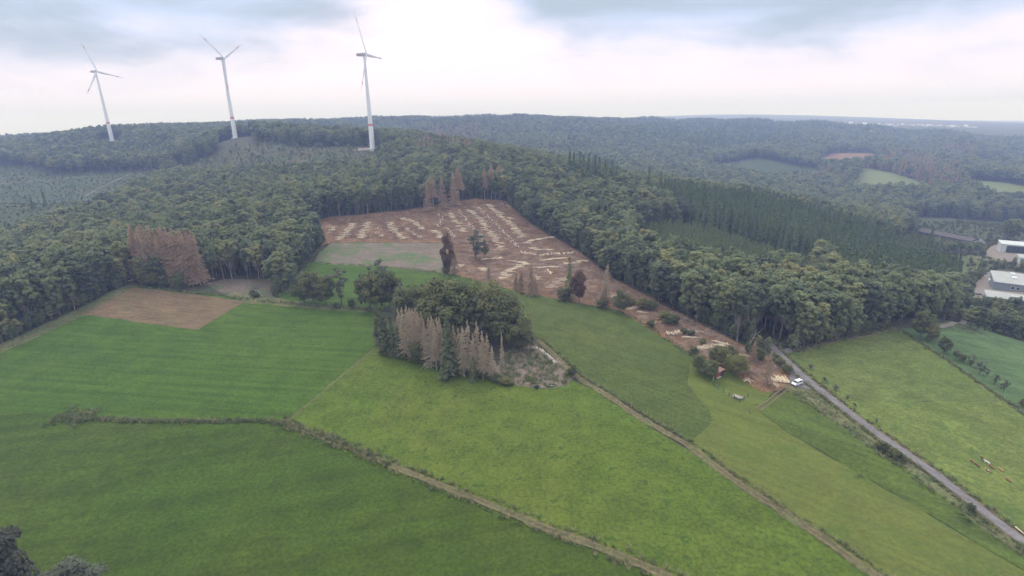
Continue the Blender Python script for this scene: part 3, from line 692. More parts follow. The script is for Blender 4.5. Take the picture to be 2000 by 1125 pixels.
# leave out what stands wholly behind a hill
ts = np.linspace(0.12, 0.97, 46)
vis = np.ones(len(PT), bool)
for t in ts:
    zz = CAM_Z + (gz + 24 - CAM_Z) * t
    vis &= zz > H(PT[:, 0] * t, PT[:, 1] * t) - 3
PT, gz, px, py, dep, ptx, pty = (a[vis] for a in (PT, gz, px, py, dep, ptx, pty))
def WP(lst): return [(W(*a)[0], W(*a)[1]) for a in lst]
YOUNG = [p[:2] for p in PP([(1335, 443.5), (1400, 461), (1500, 495), (1590, 524)]) + GG([(1590, 342), (1500, 322), (1400, 336), (1300, 352), (1225, 395), (1260, 460)])]
is_spruce = inside(SPRUCE, PT[:, 0], PT[:, 1]); is_young = inside(YOUNG, PT[:, 0], PT[:, 1]) & ~is_spruce
def pxpoly(lst): return inside(lst, ptx, pty)
dark_far = pxpoly([(1240, 228), (1560, 226), (1560, 275), (1400, 290), (1240, 262)]) | pxpoly([(1120, 296), (1215, 315), (1215, 345), (1120, 330)]) | pxpoly([(840, 222), (1000, 222), (1000, 236), (840, 240)]) | pxpoly([(560, 236), (740, 236), (740, 246), (560, 250)]) | pxpoly([(1500, 222), (2000, 240), (2000, 266), (1500, 246)])
dead_far = pxpoly([(835, 246), (880, 240), (940, 240), (925, 285), (815, 285), (805, 266)]) | pxpoly([(1715, 315), (1730, 292), (1800, 300), (1880, 315), (1880, 358), (1800, 356), (1720, 325)]) | pxpoly([(1560, 322), (1640, 325), (1650, 345), (1560, 340)]) | pxpoly([(1840, 278), (1905, 280), (1905, 305), (1840, 300)])
dead_far &= rng.random(len(PT)) < 0.75
is_spruce |= dark_far & (rng.random(len(PT)) < 0.7)
is_spruce |= (rng.random(len(PT)) < 0.035) & (dep > 380) & ~is_young
is_dead = dead_far & ~is_spruce
size = np.where(PT[:, 2] > 12, 27, np.where(PT[:, 2] > 8, 25, 23)) * rng.uniform(0.72, 1.2, len(PT))
# lower scrub on the valley floor by the factory and along the wood edges
scrubz = pxpoly([(1690, 445), (1760, 430), (2100, 440), (2100, 620), (1890, 600), (1880, 560), (1840, 500), (1760, 470)]) & ~is_spruce & (dep < 760)
size = np.where(scrubz, rng.uniform(6, 12, len(PT)), size)
size = np.where(is_young, rng.uniform(6, 9.5, len(PT)), size)
size = np.where(is_spruce & (dep < 700), rng.uniform(18, 29, len(PT)), size)
broad_m = ~is_spruce & ~is_young & ~is_dead
edge_m = np.zeros(len(PT), bool)
for poly in OPEN: edge_m |= near_line(list(poly) + [poly[0]], 13.0, PT)
thin = inside([(395, 470), (548, 470), (548, 560), (395, 560)], px, py)      # the thin wood where bare stems show
edge_m &= (rng.random(len(PT)) < np.where((px > 640) & (px < 1000), 0.55, 0.9)) & ~thin
def points_obj(name, x, y, z, sc, rz, wide, var, meshes, label):
    """far woods: one object whose trees are set on points"""
    me = bpy.data.meshes.new(name); me.vertices.add(len(x)); me.vertices.foreach_set('co', np.stack([x, y, z], 1).astype(np.float32).ravel())
    for nm, dat, ty in (('sc', sc, 'FLOAT'), ('rz', rz, 'FLOAT'), ('wd', wide, 'FLOAT'), ('var', var, 'INT')):
        at = me.attributes.new(nm, ty, 'POINT'); at.data.foreach_set('value', np.asarray(dat, np.int32 if ty == 'INT' else np.float32))
    o = bpy.data.objects.new(name, me); COL.objects.link(o)
    ng = bpy.data.node_groups.new(name, 'GeometryNodeTree'); ng.is_modifier = True
    ng.interface.new_socket('Geometry', in_out='INPUT', socket_type='NodeSocketGeometry'); ng.interface.new_socket('Geometry', in_out='OUTPUT', socket_type='NodeSocketGeometry')
    gi = ng.nodes.new('NodeGroupInput'); go = ng.nodes.new('NodeGroupOutput')
    gti = ng.nodes.new('GeometryNodeGeometryToInstance')
    for m in reversed(meshes):
        t = bpy.data.objects.new(name + '_pattern', m)
        oi = ng.nodes.new('GeometryNodeObjectInfo'); oi.inputs['Object'].default_value = t; oi.inputs['As Instance'].default_value = False
        ng.links.new(oi.outputs['Geometry'], gti.inputs[0])
    iop = ng.nodes.new('GeometryNodeInstanceOnPoints'); iop.inputs['Pick Instance'].default_value = True
    def att(nm, ty):
        a = ng.nodes.new('GeometryNodeInputNamedAttribute'); a.data_type = ty; a.inputs['Name'].default_value = nm
        return a.outputs[0]
    cr = ng.nodes.new('ShaderNodeCombineXYZ'); ng.links.new(att('rz', 'FLOAT'), cr.inputs[2])
    s_ = att('sc', 'FLOAT'); w_ = ng.nodes.new('ShaderNodeMath'); w_.operation = 'MULTIPLY'; ng.links.new(s_, w_.inputs[0]); ng.links.new(att('wd', 'FLOAT'), w_.inputs[1])
    cs = ng.nodes.new('ShaderNodeCombineXYZ'); ng.links.new(w_.outputs[0], cs.inputs[0]); ng.links.new(w_.outputs[0], cs.inputs[1]); ng.links.new(s_, cs.inputs[2])
    ng.links.new(gi.outputs[0], iop.inputs['Points']); ng.links.new(gti.outputs[0], iop.inputs['Instance'])
    ng.links.new(att('var', 'INT'), iop.inputs['Instance Index']); ng.links.new(cr.outputs[0], iop.inputs['Rotation']); ng.links.new(cs.outputs[0], iop.inputs['Scale'])
    ng.links.new(iop.outputs[0], go.inputs[0])
    md = o.modifiers.new('trees', 'NODES'); md.node_group = ng
    return tag(o, label, None, None, 'stuff')
def mass(name, m, kinds, label):
    if not m.any(): return
    n = int(m.sum()); nv = len(kinds)
    return points_obj(name, PT[m, 0], PT[m, 1], gz[m] - 0.3, size[m], rng.uniform(0, 6.28, n), rng.uniform(0.76, 1.32, n), rng.integers(0, nv, n), kinds, label)
# the 300 broadleaf trees and 300 spruces that show largest stand as trees of their own
inview = (ptx > 0) & (ptx < 2000) & (py > 0)
def largest(m, n):
    c_ = np.where(m & inview)[0]; c_ = c_[np.argsort(dep[c_])][:n]
    r = np.zeros(len(PT), bool); r[c_] = True; return r
solo_b = largest(broad_m & ~scrubz, 230); solo_s = largest(is_spruce & inside(SPRUCE, PT[:, 0], PT[:, 1]), 260)
def region(i):
    x, y = ptx[i], pty[i]
    if x < 265: return 'in the dark wood along the left field track'
    if x < 420: return 'behind the ploughed field and the rust brown dead spruces'
    if x < 660: return 'in the wood beside the hunting stand'
    if x < 1000: return 'in the wood at the top of the felled ground'
    if x < 1300: return 'along the upper felled strip'
    if x < 1520: return 'beside the lower felled strip'
    if x < 1700: return 'in the wood above the cow pasture'
    return 'in the wood near the factory halls'
TONE = ['slender', 'broad', 'full']
for i in np.where(solo_b)[0]:
    wd = rng.uniform(0.85, 1.2); tone = TONE[0 if wd < 0.95 else 1 if wd > 1.08 else 2]
    hgt = 'tall' if size[i] > 24.5 else 'short' if size[i] < 20.5 else 'middling'
    tree('broadleaf_tree', 'edge' if edge_m[i] else 'broad', PT[i, 0], PT[i, 1], float(size[i]), f'{hgt} {tone} broadleaf tree, {"front row" if edge_m[i] else "behind the front"}, {region(i)}', group='broadleaf trees of the woods', wide=float(wd))
dmed = np.median(dep[solo_s])
for i in np.where(solo_s)[0]:
    where = 'above the forest track' if px[i] < 1560 else 'above the broadleaf wood' if px[i] < 1720 else 'near the factory bank'
    hgt = 'tall' if size[i] > 24 else 'short' if size[i] < 22 else 'middling'
    tree('spruce_tree', 'spruce', PT[i, 0], PT[i, 1], float(size[i]), f'{hgt} dark green spruce in the {"front" if dep[i] < dmed else "deeper"} plantation {where}', group='spruces of the plantation', wide=float(rng.uniform(0.9, 1.15)))
mass('near_woods', broad_m & ~solo_b & (dep < 900) & ~edge_m, KIND['broad'].both, 'mixed green broadleaf woods covering the near hill')
mass('wood_edges', broad_m & ~solo_b & (dep < 900) & edge_m, KIND['edge'].both, 'leafy edges of the woods farther up the hill')
mass('far_woods', broad_m & ~solo_b & (dep >= 900), KIND['far'].both, 'hazy blue green woods on the far hills')
mass('spruce_woods', is_spruce & ~solo_s, KIND['spruce'].both, 'dark spruce stands deeper in the woods')
mass('dead_spruce_woods', is_dead, KIND['dead_red'].both, 'brown dead spruce stands on the far hillsides')

# ------------------------------------------------------------------ haze
hz = bpy.data.materials.new('pale haze'); hz.use_nodes = True
ht = hz.node_tree; ht.nodes.clear()
pv = ht.nodes.new('ShaderNodeVolumePrincipled'); pv.inputs['Color'].default_value = (0.45, 0.58, 1.0, 1); pv.inputs['Absorption Color'].default_value = (1, 1, 1, 1); pv.inputs['Density'].default_value = 2.4e-4; pv.inputs['Anisotropy'].default_value = 0.0
ho = ht.nodes.new('ShaderNodeOutputMaterial'); ht.links.new(pv.outputs[0], ho.inputs['Volume'])
zlo = float(HG.min()) - 3; zhi = 330.0
xb = 14500.0
hv = [(x, y, z) for x in (-xb, xb) for y in (-300.0, 14500.0) for z in (zlo, zhi)]
haze = mesh_obj('haze', hv, [(0, 1, 3, 2), (4, 6, 7, 5), (0, 4, 5, 1), (2, 3, 7, 6), (0, 2, 6, 4), (1, 5, 7, 3)], hz)
tag(haze, 'pale bluish haze lying over the hills', None, None, 'stuff')
print('trees', len(PT), 'b', broad_m.sum(), 's', is_spruce.sum(), 'y', is_young.sum(), 'd', is_dead.sum())
# ------------------------------------------------------------------ single trees and shrubs
ORD = ['first', 'second', 'third', 'fourth', 'fifth', 'sixth', 'seventh', 'eighth', 'ninth', 'tenth', 'eleventh', 'twelfth', 'thirteenth', 'fourteenth', 'fifteenth', 'sixteenth', 'seventeenth', 'eighteenth', 'nineteenth', 'twentieth',
       'twenty-first', 'twenty-second', 'twenty-third', 'twenty-fourth', 'twenty-fifth', 'twenty-sixth', 'twenty-seventh', 'twenty-eighth', 'twenty-ninth', 'thirtieth']
def depth_of(p): return float(proj(np.array([p[0]]), np.array([p[1]]), np.array([p[2]]))[2][0])
def T(name, kind, px_, py_, hpx, label, cat='tree', group=None, wide=1.0, variant=None, lean=0.0):
    p = P(px_, py_); d = depth_of(p)
    return tree(name, kind, p[0], p[1], hpx * d / FPX * 1.04, label, cat, group, wide=wide, variant=variant, lean=lean, sink=0.1)
def row(name, kind, pts, label, cat='tree', group=None, wide=1.0, variant=None):
    pts = sorted(pts, key=lambda q: q[0])
    for i, q in enumerate(pts):
        T(name, kind, q[0], q[1], q[2], label.format(ORD[i]), cat, group, wide=q[3] if len(q) > 3 else wide * random.uniform(0.92, 1.08), variant=variant)
CG = 'trees of the copse'
row('spruce_tree', 'olive_spruce', [(741, 672, 78), (753, 690, 94), (768, 693, 78), (779, 697, 62)], 'green spruce, {} from the left end of the copse', group=CG, wide=1.25)
row('dead_spruce', 'dead', [(784, 690, 92), (792, 700, 104), (801, 703, 112), (812, 706, 108), (822, 709, 104), (833, 715, 92), (843, 720, 106), (853, 724, 98), (863, 719, 104), (806, 693, 96), (828, 700, 96), (848, 706, 94), (817, 698, 102), (858, 712, 96),
                            (890, 735, 106), (899, 731, 96), (907, 736, 104), (917, 731, 112), (926, 738, 92), (934, 733, 112), (944, 742, 102), (953, 738, 92), (962, 744, 74)], 'bare greyish dead spruce, {} from the left along the copse front', group='dead spruces of the copse', wide=1.15)
T('dead_spruce', 'dead', 981, 727, 84, 'lone slender dead spruce standing apart at the right end of the copse', group=CG, wide=0.6, variant=1)
T('spruce_tree', 'olive_spruce', 878, 738, 124, 'tall green spruce standing among the grey dead spruces of the copse', group=CG, wide=1.2, variant=0)
row('spruce_tree', 'olive_spruce', [(925, 744, 50), (868, 734, 44)], 'small green spruce under the dead spruces, {} from the left', group=CG, wide=1.4)
T('shrub', 'round', 819, 708, 46, 'dark round shrub at the foot of the dead spruces', 'shrub', CG, wide=0.9)
row('copse_tree', 'round', [(800, 648, 84), (822, 640, 86), (848, 655, 102), (876, 662, 112), (905, 655, 108), (960, 664, 108), (985, 674, 96), (1004, 682, 84), (1022, 686, 66), (990, 655, 86), (932, 648, 92)], 'dark green round crowned tree, {} from the left in the copse back row', group=CG, wide=0.92)
row('copse_tree', 'slim', [(935, 668, 92), (1016, 690, 70), (950, 674, 84), (1036, 686, 44)], 'grey green loose crowned tree, {} from the left in the copse', group=CG, wide=1.2)
row('hedge_tree', 'round', [(596, 592, 48), (613, 595, 64), (637, 596, 58)], 'dense dark round tree, {} from the left in the hedge before the grass strip', group='hedge trees', wide=0.95)
row('hedge_tree', 'round', [(722, 602, 68), (735, 606, 74), (762, 606, 76), (748, 600, 60)], 'dark bushy tree, {} from the left beside the copse end', group='hedge trees', wide=0.85)
T('hedge_tree', 'slim', 745, 596, 92, 'tall narrow grey tree rising above the dark bushy trees', group='hedge trees', wide=1.1)
T('hedge_tree', 'slim', 787, 610, 62, 'small grey topped tree between the bushy trees and the copse', group='hedge trees')
T('hedge_tree', 'slim', 582, 576, 48, 'thin yellowish tree at the left end of the hedge', group='hedge trees', wide=0.9)
T('hedge_tree', 'slim', 667, 596, 76, 'slender light green birch like tree between the two dark groups', group='hedge trees', wide=1.15)
row('shrub', 'round', [(538, 580, 10, 1.2), (688, 602, 20, 1.2), (657, 602, 12, 1.5)], 'low dark shrub, {} from the left along the dry double track', 'shrub', 'hedge shrubs')
# low bushes skirting the copse
sk = [(748 + i * 11.2, 692 + (i * 11.2) * 0.235 + random.uniform(-2, 2), random.uniform(11, 18), random.uniform(1.3, 1.9)) for i in range(23)]
row('shrub', 'round', sk, 'low dark bush, {} from the left in the fringe below the copse', 'shrub', 'bushes skirting the copse')
T('shrub', 'round', 1117, 738, 26, 'single dark bush beside the field track at the scrub corner', 'shrub', wide=0.75)
# dead stand at the ploughed field
dl = [(278 + (i % 13) * 9.6 + random.uniform(-3, 3), 541 + (i // 13) * 9 + (i % 13) * 0.5 + random.uniform(-2, 2), random.uniform(88, 108)) for i in range(26)]
row('dead_spruce', 'dead_red', dl, 'rust brown dead spruce, {} from the left behind the ploughed field', group='dead spruces behind the ploughed field', wide=1.45, variant=2)
row('wood_edge_tree', 'round', [(284, 557, 36), (302, 560, 30), (322, 562, 26), (268, 552, 26)], 'dark green tree, {} from the left under the rust brown spruces', group='trees at the ploughed field', wide=0.95)
T('wood_edge_tree', 'olive', 351, 566, 32, 'rounded lighter green bush before the rust brown spruces', 'shrub', 'trees at the ploughed field', wide=1.0)
T('wood_edge_tree', 'olive', 547, 548, 40, 'leafy green bush at the corner of the thin wood', 'shrub', 'trees at the ploughed field', wide=0.9)
row('dead_spruce', 'dead_red', [(837, 413, 58), (847, 411, 66), (865, 408, 66), (887, 402, 64), (897, 400, 74), (947, 389, 58), (960, 386, 64), (976, 387, 64)], 'tall bare stemmed brown spruce, {} from the left at the top of the felled ground', group='brown spruces above the felled ground', wide=1.35)
# trees left standing on the felled ground
T('columnar_tree', 'brown', 875, 541, 88, 'narrow rust brown tree beside the replanted plot', wide=0.36, variant=0)
T('shrub', 'round', 872, 538, 24, 'dark bush at the foot of the rust brown tree', 'shrub', wide=0.8)
T('dead_sapling', 'dead_red', 888, 536, 62, 'thin sparse reddish sapling next to the narrow rust brown tree', wide=1.3, variant=2)
T('standing_tree', 'slim', 930, 506, 56, 'green bushy tree left standing among the log rows', wide=1.6)
T('standing_tree', 'slim', 947, 505, 38, 'smaller grey green tree beside the bushy one among the log rows', wide=1.3)
row('dead_sapling', 'dead_red', [(955, 556, 42), (1018, 572, 46), (1038, 577, 62), (1008, 566, 34), (1046, 578, 38)], 'sparse reddish dead sapling, {} from the left at the crop field edge', group='dead saplings', wide=1.7, variant=2)
T('standing_tree', 'young', 1111, 583, 78, 'bright green larch at the edge of the crop field', wide=0.85)
T('shrub', 'round', 1102, 586, 24, 'dark low bush under the green larch', 'shrub', wide=1.5)
T('bare_tree', 'brown', 1131, 591, 62, 'rust brown thin leaved tree right of the green larch', wide=0.7, variant=1)
T('bare_tree', 'dead', 1184, 590, 76, 'pale brown bare tree beside the wood at the strip bend', wide=1.5, variant=2)
T('bare_tree', 'dead_red', 1180, 601, 50, 'reddish bare tree at the strip bend next to the crop', wide=1.6, variant=2)
row('shrub', 'round', [(1176, 602, 22, 1.1), (1213, 611, 44, 0.8), (1232, 598, 16, 1.6), (1255, 604, 24, 1.4), (1272, 606, 20, 1.6), (1300, 632, 24, 1.5), (1314, 634, 20, 1.7), (1272, 640, 16, 1.4), (1335, 652, 12, 1.6), (1355, 695, 20, 1.3), (1350, 656, 12, 1.6), (1372, 672, 12, 1.6)],
    'dark green bush, {} from the top along the felled strip', 'shrub', 'bushes of the felled strip')
row('bush', 'olive', [(1367, 727, 36), (1385, 740, 40)], 'olive green globe bush, {} from the left by the red shed', 'bush', 'bushes by the shed', wide=1.05)
row('bush', 'round', [(1400, 712, 38), (1416, 719, 40), (1436, 735, 46), (1449, 722, 30), (1425, 703, 30)], 'dark leafy bush, {} from the left behind the red shed', 'bush', 'bushes by the shed', wide=0.95)
T('bare_tree', 'dead_red', 1497, 754, 74, 'thin reddish dead tree beside the log pile near the van', wide=1.5, variant=2)
T('bare_tree', 'dead_red', 1470, 706, 44, 'reddish dead brush tree at the lower strip', wide=1.7, variant=2)
row('shrub', 'olive', [(1474, 700, 28), (1484, 704, 24), (1460, 690, 20)], 'fresh green shrub, {} from the left under the leaning trunk', 'shrub', 'shrubs under the leaning trunk', wide=0.9)
row('shrub', 'round', [(1524, 716, 18, 1.4), (1536, 729, 20, 1.4), (1516, 706, 14, 1.5)], 'dark roadside shrub, {} from the left above the parked van', 'shrub', 'roadside shrubs above the van')
T('shrub', 'slim', 1549, 693, 30, 'grey green bush at the lane entrance of the pasture', 'shrub', wide=1.7)
row('shrub', 'round', [(1716, 878, 18, 1.0), (1728, 884, 22, 1.1), (1740, 893, 22, 1.1), (1752, 901, 22, 1.1), (1764, 905, 17, 1.1)], 'dark thorny bush, {} from the left in the clump beside the lane', 'shrub', 'thorn clump beside the lane')
T('shrub', 'round', 1894, 1000, 20, 'small solitary dark bush on the verge farther down the lane', 'shrub', wide=1.0)
row('shrub', 'slim', [(1582, 722, 12, 1.9), (1610, 745, 10, 2.0), (1632, 762, 12, 1.9), (1654, 780, 10, 2.0), (1710, 828, 14, 1.0), (1668, 794, 9, 2.0)], 'low weedy shrub, {} from the top along the pasture side of the lane', 'shrub', 'weeds along the lane')
row('hedge_tree', 'olive', [(1797, 660, 56)], 'large yellowing tree at the top corner of the pasture', group='trees along the pasture fence', wide=0.85)
row('hedge_tree', 'round', [(1816, 668, 36), (1842, 690, 32), (1878, 707, 17)], 'dark rounded tree, {} from the top along the pasture fence', group='trees along the pasture fence', wide=0.95)
row('hedge_tree', 'slim', [(1867, 702, 22), (1896, 716, 26), (1912, 731, 30), (1942, 752, 24)], 'thin leaved small tree, {} from the top along the pasture fence', group='trees along the pasture fence', wide=1.5)
row('hedge_tree', 'slim', [(1927, 735, 17), (1959, 768, 30)], 'greyish dense small tree, {} from the top along the pasture fence', group='trees along the pasture fence', wide=1.0)
T('hedge_tree', 'round', 1998, 798, 24, 'dark bush cut by the picture edge on the pasture fence', group='trees along the pasture fence')
fx = PP([(1755, 643), (1800, 672), (1880, 725), (1960, 781), (2010, 816)])
fl = smooth_line(fx, 3.2)
row('screen_tree', 'edge', [(1893, 640, 44), (1908, 644, 50), (1922, 646, 46), (1940, 648, 42), (1958, 655, 44), (1976, 658, 46), (1996, 664, 50)], 'leafy green tree, {} from the left before the factory halls', group='trees before the factory halls', wide=1.15)
# near trees below the camera
T('tall_tree', 'near', 6, 1236, 255, 'large dark tree cut off at the lower left corner', wide=0.62)
T('willow_bush', 'near_grey', 148, 1195, 112, 'silvery grey bush beside the dark corner tree', 'bush', wide=1.1)
row('spruce_tree', 'spruce', [(66, 412, 32), (92, 409, 40)], 'lone dark spruce, {} of two on the left valley slope', group='valley spruces', wide=0.9)
def top_tree(px_, top, depth, kind, label, group, wide=1.0):
    d = ray(px_, top) * depth; z = h(d[0], d[1])
    return tree('spruce_tree', kind, d[0], d[1], CAM_Z + d[2] - z, label, group=group, wide=wide)
for i, (a, b_, dd) in enumerate([(1113, 296, 565), (1121, 298, 560), (1134, 296, 570), (1140, 302, 560), (1151, 299, 565), (1163, 303, 560), (1171, 306, 556), (1183, 312, 556), (1196, 314, 556), (1269, 326, 540), (1292, 334, 540)]):
    top_tree(a, b_, dd, 'spruce', f'tall dark spruce rising above the ridge woods, {ORD[i]} from the left', 'ridge top spruces', 1.0)

# ------------------------------------------------------------------ tufts, brash and weeds
def sliver_mesh(name, seed, n, spread, length, rise, mat, wd=0.05):
    rg = random.Random(seed); vs, fs = [], []
    for i in range(n):
        a = rg.uniform(0, 6.28); p = np.array([rg.gauss(0, spread), rg.gauss(0, spread), 0.0])
        d = np.array([math.cos(a), math.sin(a), rise * rg.uniform(0.5, 1.5)]); ln = length * rg.uniform(0.5, 1.3)
        s = np.array([-d[1], d[0], 0]) * wd; k0 = len(vs)
        vs += [p - s, p + s, p + d * ln + s * 0.3, p + d * ln - s * 0.3]; fs.append((k0, k0 + 1, k0 + 2, k0 + 3))
    return as_mesh(name, vs, fs, mat)
def fill(poly, sp, prob=1.0):
    xs = [p[0] for p in poly]; ys = [p[1] for p in poly]
    X, Y = np.meshgrid(np.arange(min(xs), max(xs), sp), np.arange(min(ys), max(ys), sp)); X = X.ravel() + rng.uniform(-.5, .5, X.size) * sp; Y = Y.ravel() + rng.uniform(-.5, .5, Y.size) * sp
    k_ = inside(poly, X, Y) & (rng.random(X.size) < prob); return X[k_], Y[k_]
def strew(name, X, Y, meshes, s0, s1, label, lift=0.3):
    n = len(X)
    return points_obj(name, X, Y, H(X, Y) + lift, rng.uniform(s0, s1, n), rng.uniform(0, 6.28, n), rng.uniform(.8, 1.3, n), rng.integers(0, len(meshes), n), meshes, label)
def along(pts, width, per_m, off=0.0):
    ln = smooth_line(pts, 1.0); ln = np.array(ln); n = int(len(ln) * per_m); i = rng.integers(0, len(ln) - 1, n)
    d = ln[i + 1] - ln[i]; d /= np.maximum(np.linalg.norm(d, axis=1), 1e-6)[:, None]
    w_ = rng.normal(0, width / 2, n) + off
    return ln[i, 0] - d[:, 1] * w_, ln[i, 1] + d[:, 0] * w_
m_brash = [plain('brown brash twigs', (0.24, 0.155, 0.110)), plain('grey brash twigs', (0.33, 0.26, 0.215)), plain('dark brash', (0.16, 0.105, 0.080))]
brash = [sliver_mesh('brash', 70 + i, 26, 0.9, 1.6, 0.35, m_brash[i], 0.07) for i in range(3)]
m_tuft = [leaf_mat('rank grass', [(0, (0.15, 0.19, 0.07)), (1, (0.19, 0.21, 0.09))], 0.2), leaf_mat('dry grass', [(0, (0.32, 0.29, 0.15)), (1, (0.28, 0.27, 0.14))], 0.2), leaf_mat('weed leaves', [(0, (0.13, 0.17, 0.075)), (1, (0.17, 0.20, 0.09))], 0.2)]
tufts = [sliver_mesh('tuft', 80 + i, 24, 0.30, 0.75, 1.6, m_tuft[i], 0.09) for i in range(3)]
CUT = [p[:2] for p in PP([(640, 430), (780, 416), (850, 405), (925, 392), (985, 396), (1040, 444), (1100, 477), (1140, 502), (1190, 544), (1300, 602), (1400, 654), (1490, 696), (1525, 722), (1500, 745), (1455, 742), (1425, 718), (1350, 684), (1285, 648), (1210, 600), (1095, 580), (985, 558), (900, 536), (872, 526), (874, 470), (650, 469)])]
X, Y = fill(CUT, 2.3, 0.75); strew('brash', X, Y, brash, 0.7, 1.5, 'reddish brown brash and twigs strewn over the felled ground', 0.18)
SCR = [p[:2] for p in PP([(985, 692), (1040, 680), (1085, 706), (1118, 737), (1108, 750), (1065, 758), (1000, 748), (965, 733)])]
X, Y = fill(SCR, 0.9, 0.6); strew('scrub_weeds', X, Y, [tufts[0], tufts[2], brash[1], brash[1]], 0.6, 1.2, 'tangle of weeds and dead branches at the end of the copse', 0.2)
BANK = PP([(112, 815), (180, 818), (260, 823), (400, 824), (520, 823), (600, 842), (680, 872), (760, 910)])
X, Y = along(BANK, 1.5, 6.0); X2, Y2 = along(BANK[:2], 5.5, 14.0)
strew('bank_weeds', np.concatenate([X, X2]), np.concatenate([Y, Y2]), [tufts[2], tufts[0], tufts[2], tufts[1]], 0.35, 0.75, 'overgrown weedy bank between the left meadows', 0.1)
xs, ys = [], []
for ln, w_, k_, o_ in ((TR2, 1.0, 2.0, 2.3), (TR1, 0.9, 1.5, 2.0), (TR1, 0.9, 1.5, -2.0), (ROAD, 0.8, 2.6, -2.9), (ROAD, 1.0, 2.4, 3.0), (fx, 1.6, 2.4, 0.0), (PP([(1545, 765), (1640, 832), (1760, 915), (1860, 985), (2000, 1085)]), 1.6, 2.0, 0.0), (PP([(1565, 688), (1640, 664), (1752, 641)]), 1.6, 2.5, 0.0),
                       (PP([(545, 590), (640, 601), (735, 605)]), 2.2, 3.0, 0.0), (PP([(540, 582), (575, 558), (602, 514), (640, 476)]), 1.2, 2.0, 0.0), (PP([(400, 572), (480, 584), (540, 592)]), 2.4, 3.0, 0.0), (PP([(262, 560), (330, 567), (400, 575)]), 1.5, 2.0, 0.0), (PP([(1090, 588), (1210, 610), (1290, 655), (1350, 695)]), 1.6, 2.0, 0.0), (PP([(612, 513), (760, 522), (866, 534), (985, 562)]), 1.0, 1.5, 0.0)):
    a_, b_ = along(ln, w_, k_, o_); xs.append(a_); ys.append(b_)
VER = [p[:2] for p in PP([(1560, 762), (1590, 768), (1660, 828), (1740, 888), (1720, 888), (1660, 845), (1600, 800), (1545, 765)])]
a_, b_ = fill(VER, 1.3, 0.7); xs.append(a_); ys.append(b_)
strew('margin_weeds', np.concatenate(xs), np.concatenate(ys), [tufts[0], tufts[1], tufts[2]], 0.3, 0.75, 'rank grass and weeds along the tracks and field margins', 0.05)
X, Y = fill([p[:2] for p in PP([(1700, 452), (1760, 436), (2060, 450), (2060, 600), (1890, 600), (1860, 560), (1800, 510)])], 5.0, 0.55)
k_ = np.ones(len(X), bool)
for poly in YARDS: k_ &= ~inside(poly, X, Y)
strew('valley_scrub', X[k_], Y[k_], KIND['round'].both + KIND['slim'].both[:1], 2.0, 4.5, 'low green scrub on the bank and valley floor by the factory', -0.2)
X, Y = fill(YOUNG, 2.4, 0.9); strew('young_spruces', X, Y, KIND['young'].both, 4.5, 10.0, 'dense thicket of young light green spruces below the forest track', -0.1)
xs, ys = [], []
for ln, w_, k_, o_ in ((PP([(-20, 688), (60, 650), (150, 607), (215, 576), (262, 553)]), 1.6, 0.75, 4.2), (PP([(1560, 690), (1640, 664), (1700, 652), (1752, 641)]), 2.0, 0.7, 3.5), (PP([(1190, 540), (1300, 598), (1400, 650), (1490, 692)]), 2.4, 0.5, 4.0), (PP([(640, 424), (780, 412), (850, 401), (925, 388)]), 2.4, 0.16, 3.0), (PP([(985, 392), (1040, 440), (1100, 473), (1190, 540)]), 2.4, 0.35, 4.0), (PP([(545, 575), (572, 556), (600, 510), (640, 470)]), 2.0, 0.7, 3.0)):
    a_, b_ = along(ln, w_, k_, o_); xs.append(a_); ys.append(b_)
strew('wood_edge_thicket', np.concatenate(xs), np.concatenate(ys), KIND['edge'].both, 4.0, 9.5, 'leafy thicket filling the wood edges under the taller trees', -0.3)
X, Y = fill([p[:2] for p in GG([(1390, 1270), (1480, 1200), (1590, 1200), (1590, 1295), (1470, 1390), (1400, 1340)])], 6.0, 0.8); strew('far_plantation', X, Y, KIND['young'].both, 3.0, 5.5, 'rows of young trees on the far valley floor', 0.2)
far_p = [[p[:2] for p in q] for q in (VALLEY, SLOPE)]
X, Y = zip(*[fill(q, 4.2, 0.6) for q in far_p]); X = np.concatenate(X); Y = np.concatenate(Y)
X2, Y2 = fill(far_p[1], 15.0, 0.45); strew('hillside_trees', X2, Y2, KIND['far'].both, 6, 13, 'loose trees left on the cleared slope beside the middle turbine', -0.2)
strew('hillside_scrub', X, Y, KIND['olive'].both + KIND['slim'].both[:1], 0.9, 2.8, 'scattered scrub on the cleared slopes near the turbines', -0.2)
# ------------------------------------------------------------------ box and profile helpers
def box(vs, fs, lo, hi):
    k0 = len(vs)
    for z in (lo[2], hi[2]):
        for x, y in ((lo[0], lo[1]), (hi[0], lo[1]), (hi[0], hi[1]), (lo[0], hi[1])): vs.append((x, y, z))
    for f in ((3, 2, 1, 0), (4, 5, 6, 7), (0, 1, 5, 4), (1, 2, 6, 5), (2, 3, 7, 6), (3, 0, 4, 7)): fs.append(tuple(k0 + i for i in f))
def bx(name, lo, hi, mat, parent, bevel=0.0):
    vs, fs = [], []; box(vs, fs, lo, hi); o = mesh_obj(name, vs, fs, mat, parent)
    if bevel:
        bm = bmesh.new(); bm.from_mesh(o.data); bmesh.ops.bevel(bm, geom=bm.edges[:], offset=bevel, segments=2, affect='EDGES'); bm.to_mesh(o.data); bm.free()
    return o
def tube(name, a, b, r0, r1, mat, parent, seg=8):
    vs, fs = [], []; limb(vs, fs, [a, b], [r0, r1], seg); return mesh_obj(name, vs, fs, mat, parent)

